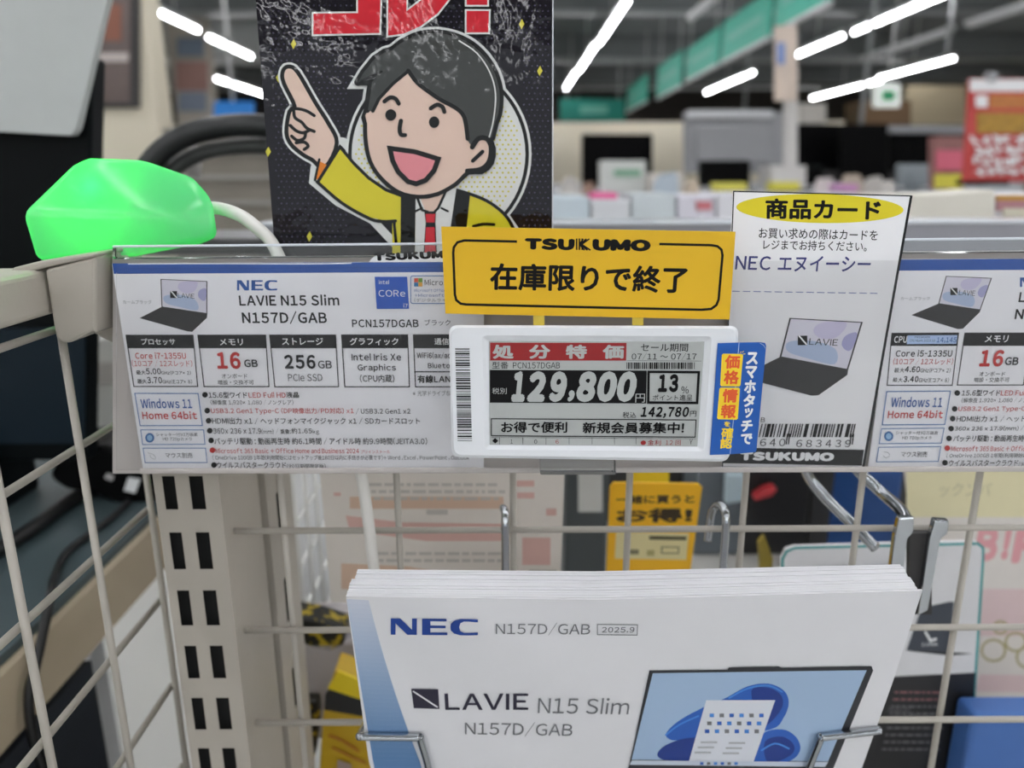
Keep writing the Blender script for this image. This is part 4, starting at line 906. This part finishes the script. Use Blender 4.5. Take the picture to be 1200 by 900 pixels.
t = thing('boxed_item', 'white box with a gold and mauve front at the right edge behind the rail', 'box', tuple(at(1190, 256, .84)))
bx('body', 1164, 226, 1260, 256, .80, .08, mk('box_white2', (226, 224, 226)), parent=t, bev=.002); bx('gold_front', 1168, 229, 1260, 235, .798, .002, mk('gold', (186, 138, 50)), parent=t, bev=0); bx('mauve_front', 1168, 235, 1260, 247, .798, .002, mk('mauve', (176, 126, 134)), parent=t, bev=0); bx('cream_front', 1176, 244, 1260, 254, .797, .002, mk('creamf', (214, 210, 190)), parent=t, bev=0)

# ---- left: pillar, pictures, sign, arched band
t = thing('pillar', 'cream square pillar at the upper left', 'pillar', (at(150, 200, 3.2).x, 3.3, 0))
p0 = at(100, 100, 3.2).x; p1 = at(180, 100, 3.2).x
b = MB(); b.box((p0 - .3, 3.2, 0), (p1, 3.35, 3.6), CREAM, .01); b.build('shaft', t); b = MB(); b.box((p0 - .31, 3.19, 0), (p1 + .01, 3.36, .12), MGR); b.build('skirting', t)
t = thing('framed_picture', 'dark framed picture hanging on the cream pillar', 'picture', tuple(at(135, 126, 3.17)))
bx('frame', 108, -20, 161, 126, 3.17, .03, mk('frame_dark', (52, 50, 50)), parent=t, bev=.004); bx('print', 111, -20, 152, 120, 3.165, .006, mat('photo_print', (96, 82, 78), .3, noise=.6, scale=7), parent=t, bev=0); bx('pale_stripe', 116, 62, 150, 72, 3.162, .003, mk('pale_stripe', (190, 180, 176)), parent=t, bev=0); bx('rust_patch', 122, 5, 142, 48, 3.162, .003, mk('rust', (134, 84, 66)), parent=t, bev=0)
t = thing('poster_column', 'grey column with faded red and blue posters left of the cartoon poster', 'column', (at(220, 150, 11.7).x, 11.7, 0))
a_ = at(203, 100, 11.7).x; c_ = at(246, 100, 11.7).x
b = MB(); b.box((a_, 11.7, 0), (c_, 11.95, 3.6), mat('column_grey', (186, 178, 166), .7)); b.build('shaft', t)
bx('poster', 207, 44, 238, 66, 11.67, .03, mk('faded_blue', (120, 134, 150)), parent=t, bev=0); bx('poster', 206, 72, 243, 106, 11.67, .03, mk('faded_red', (160, 124, 116)), parent=t, bev=0); bx('poster', 209, 108, 241, 130, 11.67, .03, mk('faded_slate', (134, 146, 164)), parent=t, bev=0)
bx('blue_sign', 250, 119, 296, 137, 6, .05, mk('bright_blue', (40, 130, 214)), 'bright blue sign far behind, left of the cartoon poster', 'sign')
t = WL and bpy.data.objects['blue_sign']; b = MB(); p = at(273, 120, 6.02); b.tube([p - Vector((0, 0, 0)), Vector((p.x, p.y, 3.6))], .012, FIX, 6); b.build('hanging_rod', t)
t = thing('far_shelving', 'dull brown shelving seen under the arched black band', 'shelving', (at(260, 260, 3).x, 3, 0))
a_ = at(196, 200, 3).x; c_ = at(330, 200, 3).x
b = MB(); b.box((a_, 3, 0), (c_, 3.5, at(250, 150, 3).z), mat('dull_brown', (128, 122, 112), .7, noise=.2, scale=6)); b.build('body', t)
for y_ in (176, 205, 235): bx('shelf_edge', 206, y_, 322, y_ + 5, 2.98, .02, mk('shelf_grey', (150, 148, 142)), parent=t, bev=0)
t = thing('arched_band', 'thick black arched band standing behind the green box', 'arched band', tuple(at(250, 280, .6)))
b = MB(); arc = [at(x_, y_, .60) for x_, y_ in ((150, 262), (160, 222), (178, 190), (205, 166), (240, 152), (285, 147), (330, 152), (375, 172), (400, 215), (405, 262))]
b.tube(arc, .0085, mat('band_black', (30, 32, 32), .35), 12, 6); b.build('outer_band', t)
b = MB(); arc2 = [p + Vector((0, .012, -.014)) for p in arc]; arc2[0].x += .012; arc2[-1].x -= .012
b.tube(arc2, .006, mat('band_inner', (62, 64, 62), .4), 10, 6); b.build('inner_band', t)
b = MB(); bb = at(277, 275, .60); b.box((arc[0].x - .02, .56, bb.z - .012), (arc[-1].x + .02, .66, bb.z), mat('band_black', (30, 32, 32), .35), .004); b.build('base', t)
b = MB(); b.tube([at(226, 206, .66), at(229, 182, .66), at(231, 170, .66)], .006, mk('pale_stick', (200, 196, 192)), 8); b.build('pale_rod', t)

# ---- left table with a black display, grey sheet, cables
ZT = 1.25 - .276; XT = -.30
t = thing('side_table', 'narrow table with a dark mat top and beige edge, seen through the left wire grid', 'table', (-.5, .4, 0))
b = MB(); b.box((-.66, -.2, ZT - .006), (XT - .006, 1.0, ZT), mat('teal_mat', (66, 80, 83), .45, noise=.1, scale=9)); b.build('mat_top', t)
b = MB(); b.box((-.66, -.2, ZT - .05), (XT, 1.0, ZT - .006), mat('table_edge', (182, 168, 144), .5, noise=.12, scale=14)); b.build('board', t)
b = MB(); b.box((-.64, -.2, 0), (XT - .004, .482, ZT - .06), mat('cabinet_dark', (40, 44, 50), .5)); b.build('dark_cabinet', t)
b = MB(); b.box((-.64, -.2, ZT - .06), (-.6, .48, ZT - .05), FIX); b.build('packing_strip', t)
b = MB(); b.box((-.64, .95, 0), (-.60, .99, ZT - .05), FIX, .004); b.build('leg', t)
DK = mat('device_black', (9, 13, 15), .4, spec=.1); t = thing('tablet_display', 'black upright display on the left table, behind the green box', 'display', (at(20, 600, .6).x, .62, ZT))
pxprism('panel', [(-110, 540), (101, 540), (102, 400), (105, 230), (108, 70), (106, 66), (95, 65), (90, 68), (-110, 68)], .60, .02, DK, parent=t, bev=.002)
b = MB(); p = at(30, 540, .6); b.box((p.x - .1, .57, ZT), (p.x - .03, .66, p.z + .03), DK, .004); b.build('stand', t)
pxprism('lower_screen', [(-100, 520), (98, 520), (99, 385), (-100, 385)], .598, .004, mat('screen_navy', (20, 33, 42), .35, spec=.2), parent=t)
t = pxprism('grey_board', [(-110, 148), (76, 158.5), (84, 158), (89, 152), (132, -30), (-110, -30)], .585, .008, mat('board_grey', (186, 190, 188), .5), 'light grey board with a rounded corner leaning on the black display', 'board')
t = thing('black_device', 'black device with a small bright label on the left table, at the grid', 'device', tuple(at(120, 590, .66)))
pxprism('body', [(55, 560), (75, 575), (110, 580), (148, 602), (182, 596), (184, 545), (140, 528), (110, 520), (70, 525)], .625, .06, mat('device_gloss', (7, 7, 8), .4, spec=.12), parent=t, bev=.006)
pxprism('white_label', [(145, 575), (158, 578), (164, 562), (150, 560)], .6235, .002, WHITE, parent=t); pxprism('white_label', [(122, 560), (131, 564), (133, 558), (125, 555)], .6235, .002, mk('label_grey', (190, 186, 186)), parent=t)
t = thing('white_stand', 'white post with a pale paper beside the left end of the rail', 'post', tuple(at(120, 640, .75)))
bx('post', 104, 395, 152, 540, .75, .05, mk('post_white', (224, 224, 218)), parent=t); bx('pale_paper', 106, 425, 132, 450, .748, .002, mk('paper_grey', (196, 192, 186)), parent=t, bev=0)
b = MB(); p = at(128, 540, .77); b.box((p.x - .02, .76, ZT), (p.x + .02, .79, p.z + .01), mk('post_white', (224, 224, 218))); b.build('post_foot', t)
CAB = mat('cable_black', (22, 22, 22), .4)
def tp(x_, y_, r): p = atZ(x_, y_, ZT + r); return p
b = MB(); b.tube([tp(-40, 668, .006), tp(0, 643, .006), tp(40, 618, .006), tp(75, 592, .006), tp(105, 575, .006), tp(140, 566, .006)], .006, CAB, 10, 6); b.build('power_cable', None, 'thick black cable lying across the teal mat', 'cable')
b = MB(); c_ = [tp(150, 588, .003), tp(135, 603, .003), tp(105, 626, .003), tp(78, 648, .003), tp(66, 672, .003)]
e_ = atX(60, 695, XT + .004); c_ += [e_, atX(52, 735, XT + .006), atX(42, 780, XT + .006), atX(34, 815, XT + .006), atX(38, 860, XT + .006), atX(52, 905, XT + .006), atX(56, 960, XT + .006)]
b.tube(c_, .003, CAB, 10, 6); b.build('thin_cable', None, 'thin black cable hanging over the beige table edge', 'cable')

# ---- behind the grid: lower deck and the goods on it
DZ = .88
def dpt(x_, y_): return atZ(x_, y_, DZ)
t = thing('lower_deck', 'pale grey shelf deck behind the wire grid', 'shelf', (.3, .6, DZ - .03))
b = MB(); b.box((-.118, .335, DZ - .02), (.9, .79, DZ), mat('deck_pale', (196, 194, 188), .5), .001); b.build('deck_board', t); b = MB(); b.box((-.118, .335, .02), (.9, .79, DZ - .02), mat('dark_panel', (70, 72, 74), .7)); b.build('deck_base', t)
b = MB(); b.box((-.118, .781, DZ + .0002), (.9, .79, 1.0), mat('back_dark', (58, 58, 58), .7)); b.build('back_panel', t)
k = Ink((0, .362, 1.05), FACE, 2e-5)
k.slab([(372, 520), (663, 520), (656, 706), (388, 706)], .003, mat('newsprint_back', (238, 231, 222), .6))
PF = mat('faint_red', (226, 186, 176), .6); PO = mat('faint_orange', (224, 194, 170), .6); PT = mat('faint_grey', (204, 199, 191), .6)
k.poly([(405, 604), (470, 612), (590, 614), (588, 634), (500, 634), (410, 622)], PF); k.poly([(400, 660), (480, 664), (590, 684), (590, 700), (400, 690)], PO); k.rect(612, 630, 645, 662, PF); k.rect(605, 563, 626, 570, PF); k.rect(606, 577, 626, 584, PF); k.rect(640, 596, 652, 604, PF); k.rect(410, 582, 590, 596, PO)
r_ = random.Random(2)
for j, y_ in enumerate((566, 574, 582, 646, 654)):
    x_ = 432 + j * 3
    while x_ < 585:
        w_ = r_.uniform(4, 16); k.rect(x_, y_, x_ + w_, y_ + 3.4, PT); x_ += w_ + 3
k.rect(500, 596, 525, 602, PT); k.rect(620, 666, 652, 672, PT); k.rect(392, 576, 400, 580, PF)
k.build('printed_board', None, 'white board with faint red print standing behind the wire grid', 'printed board')
# white receding panel and its thin wires
t = thing('wire_rack', 'white wire rack receding behind the grid, right of the upright', 'wire rack', (-.15, .6, DZ))
b = MB(); WR = mat('rack_white', (226, 226, 222), .45)
for i in range(8):
    b = MB(); Y = .46 + .028 * i; b.tube([(-.150, Y, DZ), (-.150, Y, 1.16)], .0015, WR, 8); b.build('vertical_wire', t)
for i in range(6):
    b = MB(); z_ = DZ + .03 + .035 * i; b.tube([(-.152, .45, z_), (-.152, .67, z_)], .0015, WR, 8); b.build('horizontal_wire', t)
pxprism('white_sheet', [(318, 520), (395, 520), (402, 640), (372, 742), (338, 742)], .69, .004, mat('sheet_white', (250, 251, 252), .6), 'tall white sheet behind the wire rack', 'sheet')
# yellow card with writing
k = Ink((0, .415, 1.05), FACE, 2e-5); YO = mat('amber_card', (244, 186, 24), .45)
k.slab([(719, 566), (740, 566), (818, 567), (823, 571), (806, 690), (710, 690), (715, 571)], .002, YO)
k.T(680, 560, 6.92)
BRN = mat('dark_brown_ink', (58, 44, 20), .6)
k.text('一緒に買うと', 290, 142, 925, 212, BRN, dy=-6, bold=.03); k.text('お得!', 290, 245, 905, 362, BRN, bold=.04)
CRM = mat('cream_patch', (226, 214, 160), .5)
k.poly([(290, 440), (880, 448), (860, 665), (280, 655)], CRM); k.poly([(560, 470), (862, 475), (858, 505), (560, 500)], mat('olive_ink', (74, 70, 44), .6)); k.frame([(660, 560), (800, 562), (795, 612), (660, 610)], 8, mat('olive_ink', (74, 70, 44), .6)); k.rect(400, 580, 475, 620, mat('olive_grey', (130, 124, 96), .6)); k.rect(540, 585, 600, 630, mat('olive_pale', (180, 168, 110), .6)); k.rect(420, 755, 700, 780, mat('amber_dark', (190, 130, 20), .6))
k.build('amber_card', None, 'amber card with bold dark writing behind the wire grid', 'card')
bx('amber_card', 741, 540, 784, 580, .47, .002, mat('lemon_card', (236, 206, 40), .45), 'lemon yellow card peeping above the amber one', 'card', bev=0)
def deck_box(name, x0, y0, x1, Y, t_, m, label, cat, dx=0.):
    a = at(x0, y0, Y); c = at(x1, y0, Y)
    b = MB(); b.box((a.x, Y, DZ + .0004), (c.x, Y + t_, a.z), m, .003); return b.build(name, None, label, cat)
deck_box('carton', 664, 500, 716, .56, .05, mat('slate_box', (62, 68, 70), .5), 'dark slate carton between the printed board and the amber card', 'carton')
bx('hanging_card', 678, 540, 706, 600, .53, .003, mk('hang_grey', (190, 192, 190)), 'pale grey hanging card before the slate carton', 'card', bev=0)
bx('price_strip', 688, 676, 712, 690, .45, .004, mk('strip_lemon', (232, 204, 50)), 'small yellow strip left of the amber card', 'card', bev=0)
deck_box('carton', 822, 480, 884, .70, .06, mat('grey_blue_box', (104, 112, 118), .5, noise=.2, scale=20), 'grey blue carton right of the amber card', 'carton'); deck_box('carton', 884, 470, 962, .70, .06, mat('black_box', (30, 30, 31), .5), 'black carton below the tall shop card', 'carton'); deck_box('carton', 963, 470, 1000, .70, .06, mat('charcoal_box', (44, 44, 45), .5), 'charcoal carton behind the chrome hooks', 'carton')
pxprism('red_packet', [(885, 588), (905, 582), (912, 574), (908, 570), (896, 574), (884, 582)], .685, .012, mat('bright_red', (196, 56, 62), .4), 'small red packet before the black carton', 'packet', bev=.002)
pxprism('pale_packet', [(850, 592), (872, 588), (874, 556), (852, 556)], .68, .01, mk('pale_blue_packet', (178, 196, 204)), 'pale blue packet before the grey blue carton', 'packet', bev=.002)
pxprism('olive_packet', [(893, 690), (903, 690), (906, 655), (896, 628), (889, 636)], .46, .004, mk('olive', (150, 132, 50)), 'olive leaf shaped packet edge behind the leaflets', 'packet'); deck_box('carton', 1010, 540, 1062, .60, .05, mat('royal_blue_box', (32, 72, 130), .5), 'royal blue carton behind the chrome brackets', 'carton')
# chrome hooks / brackets of the next holder
t = thing('chrome_bracket', 'pair of bent chrome arms hooked on the grid at the right', 'bracket', tuple(at(1070, 690, .31)))
for pts, l in (([(944, 548, .345), (950, 562, .345), (968, 584, .342), (998, 614, .336), (1026, 642, .332)], 'slanting_rod'), ([(1000, 545, .345), (1012, 558, .343), (1034, 578, .338), (1056, 598, .318), (1062, 612, .306)], 'slanting_rod')):
    b = MB(); b.tube([at(*p) for p in pts], .0027, CHROME, 10, 5); b.build(l, t)
for pts in ([(1054, 607), (1072, 606), (1071, 624), (1064, 632), (1056, 700), (1040, 700), (1049, 628)], [(1096, 609), (1113, 610), (1111, 626), (1103, 632), (1088, 716), (1076, 722), (1090, 630)]):
    b = MB(); b.prism([at(x_, y_, .300) for x_, y_ in pts[::-1]], (0, .0035, 0), CHROME, .0008); b.build('flat_arm', t)
bx('dark_insert', 1066, 625, 1092, 720, .303, .003, mat('insert_dark', (46, 44, 44), .5), parent=t, bev=0)
# teal edged sleeve with black and white print
k = Ink((0, .40, 1.0), FACE, 3e-5)
TE = mat('teal_edge', (40, 150, 150), .3); SL = mat('sleeve_white', (222, 222, 224), .35)
k.slab([(917, 720), (917, 655), (922, 645), (932, 642), (1060, 638), (1146, 636), (1152, 641), (1152, 655), (1136, 903), (917, 903)], .004, SL)
k.stroke([(917, 700), (917, 655), (922, 646), (932, 642), (1146, 637), (1152, 642), (1152, 655), (1136, 903)], 3, TE)
k.poly([(1080, 712), (1112, 705), (1118, 705), (1112, 764), (1062, 762)], mat('print_slate', (62, 68, 78), .4)); k.poly([(1060, 762), (1112, 764), (1140, 766), (1112, 768)], mat('print_black', (34, 34, 36), .4)); k.poly([(900, 800), (1060, 792), (1143, 788), (1136, 903), (917, 903)], mat('print_black', (34, 34, 36), .4))
k.text('AGELIO', 1040, 828, 1066, 834, mat('print_dim', (110, 110, 112), .5)); 
r_ = random.Random(8)
for j in range(9):
    x_ = 1048 - j * 2
    while x_ < 1106 - j:
        w_ = r_.uniform(3, 9); k.rect(x_, 810 + j * 8, x_ + w_, 812 + j * 8, mat('print_dimred', (150, 104, 104), .5) if j in (0, 1) else mat('print_dim', (110, 110, 112), .5)); x_ += w_ + 2
k.stroke([(1082, 738), (1088, 748), (1094, 746)], 3, WHITE); k.text('LUNA', 1078, 750, 1096, 754, WHITE)
k.ell(1032, 666, 17, 4.5, mat('pill_blue', (34, 84, 160), .4)); k.ell(1046, 662, 6, 6, mat('pill_olive', (150, 148, 100), .4)); k.poly([(958, 664), (990, 660), (992, 668), (958, 670)], mat('print_grey', (96, 98, 102), .5))
for j in range(4): k.rect(1104, 790 + j * 28, 1124, 792 + j * 28, mat('print_dim', (110, 110, 112), .5)) if j > 8 else None
k.build('teal_sleeve', None, 'white and black printed sleeve with a teal rounded edge behind the leaflets', 'sleeve')
k = Ink((0, .46, 1.0), FACE, 3e-5); PKP = mat('pale_poster', (222, 216, 208), .6); PNK = mat('pale_pink', (222, 160, 164), .6)
k.slab([(1060, 545), (1300, 545), (1300, 838), (1100, 838)], .003, PKP)
k.rect(1062, 547, 1300, 606, mat('cream_note', (224, 216, 176), .6)); k.text('ックンパ', 1100, 566, 1160, 582, mat('note_grey', (190, 184, 150), .6))
for s_, x_, y_, w_, h_ in (('B', 1140, 618, 26, 40), ('!', 1172, 616, 8, 40), ('F', 1184, 620, 30, 40)): k.text(s_, x_, y_, x_ + w_, y_ + h_, PNK, bold=.05)
k.poly([(1146, 690), (1300, 690), (1300, 745), (1140, 745)], mat('pinkish', (220, 196, 194), .6))
for x_, y_, r1 in ((1164, 762, 14), (1190, 752, 12), (1205, 770, 14), (1172, 735, 8)): k.stroke([(x_ + r1 * math.cos(a), y_ + r1 * .9 * math.sin(a)) for a in [i * math.pi / 6 for i in range(12)]], 3, mat('cartoon_khaki', (176, 166, 120), .6), closed=True)
k.poly([(1148, 790), (1300, 792), (1300, 812), (1142, 810)], mat('pinkish', (220, 196, 194), .6))
k.build('pale_poster', None, 'pale poster with pink letters and a cream note at the right edge', 'poster')
deck_box('carton', 1141, 838, 1300, .38, .018, mat('sky_box', (70, 112, 180), .45), 'sky blue carton low at the right edge', 'carton')
# lower left goods between upright and leaflets
def pack(label, pts, Y, t_, m, name='pack', cat='packet', parent=None): return pxprism(name, pts, Y, t_, m, label, cat, parent, .002)
pack('black and yellow mottled pouch right of the upright', [(340, 722), (372, 728), (402, 738), (404, 758), (388, 766), (362, 760), (342, 745)], .44, .02, mat('mottled_pouch', (22, 22, 18), .4, noise=.2, scale=130, two=(170, 146, 30)), 'pouch', 'pouch')
deck_box('carton', 338, 752, 424, .44, .05, mat('grey_carton', (172, 167, 167), .5), 'grey carton standing under the mottled pouch', 'carton')
t = thing('battery_box', 'yellow and black box low between the upright and the leaflets', 'box', tuple(at(410, 900, .41)))
pxprism('body', [(382, 816), (392, 786), (440, 805), (440, 905), (374, 905), (378, 840)], .405, .02, mat('box_amber', (196, 160, 30), .4), parent=t, bev=.001)
pxprism('yellow_top', [(384, 806), (396, 787), (440, 805), (440, 824), (386, 810)], .4045, .002, mat('box_lemon', (230, 204, 20), .4), parent=t); pxprism('black_band', [(381, 814), (386, 808), (440, 826), (440, 842), (380, 832)], .4043, .002, mat('black_box', (30, 30, 31), .5), parent=t)
k = Ink((0, .4035, 1.0), FACE, 2e-5); RB = mat('rust_ink', (176, 110, 30), .5)
k.stroke([(386, 862), (402, 868), (420, 880)], 3, RB); k.stroke([(390, 876), (410, 886), (428, 894)], 2.5, RB); k.poly([(396, 890), (412, 896), (410, 910), (394, 910)], mat('label_mauve', (170, 150, 140), .5)); k.build('print_lines', t)
pack('narrow black and yellow striped packet left of the yellow box', [(356, 822), (372, 822), (374, 840), (368, 890), (354, 890)], .42, .01, mat('striped_packet', (24, 22, 16), .4, noise=.2, scale=170, two=(180, 152, 26)), 'striped_packet')
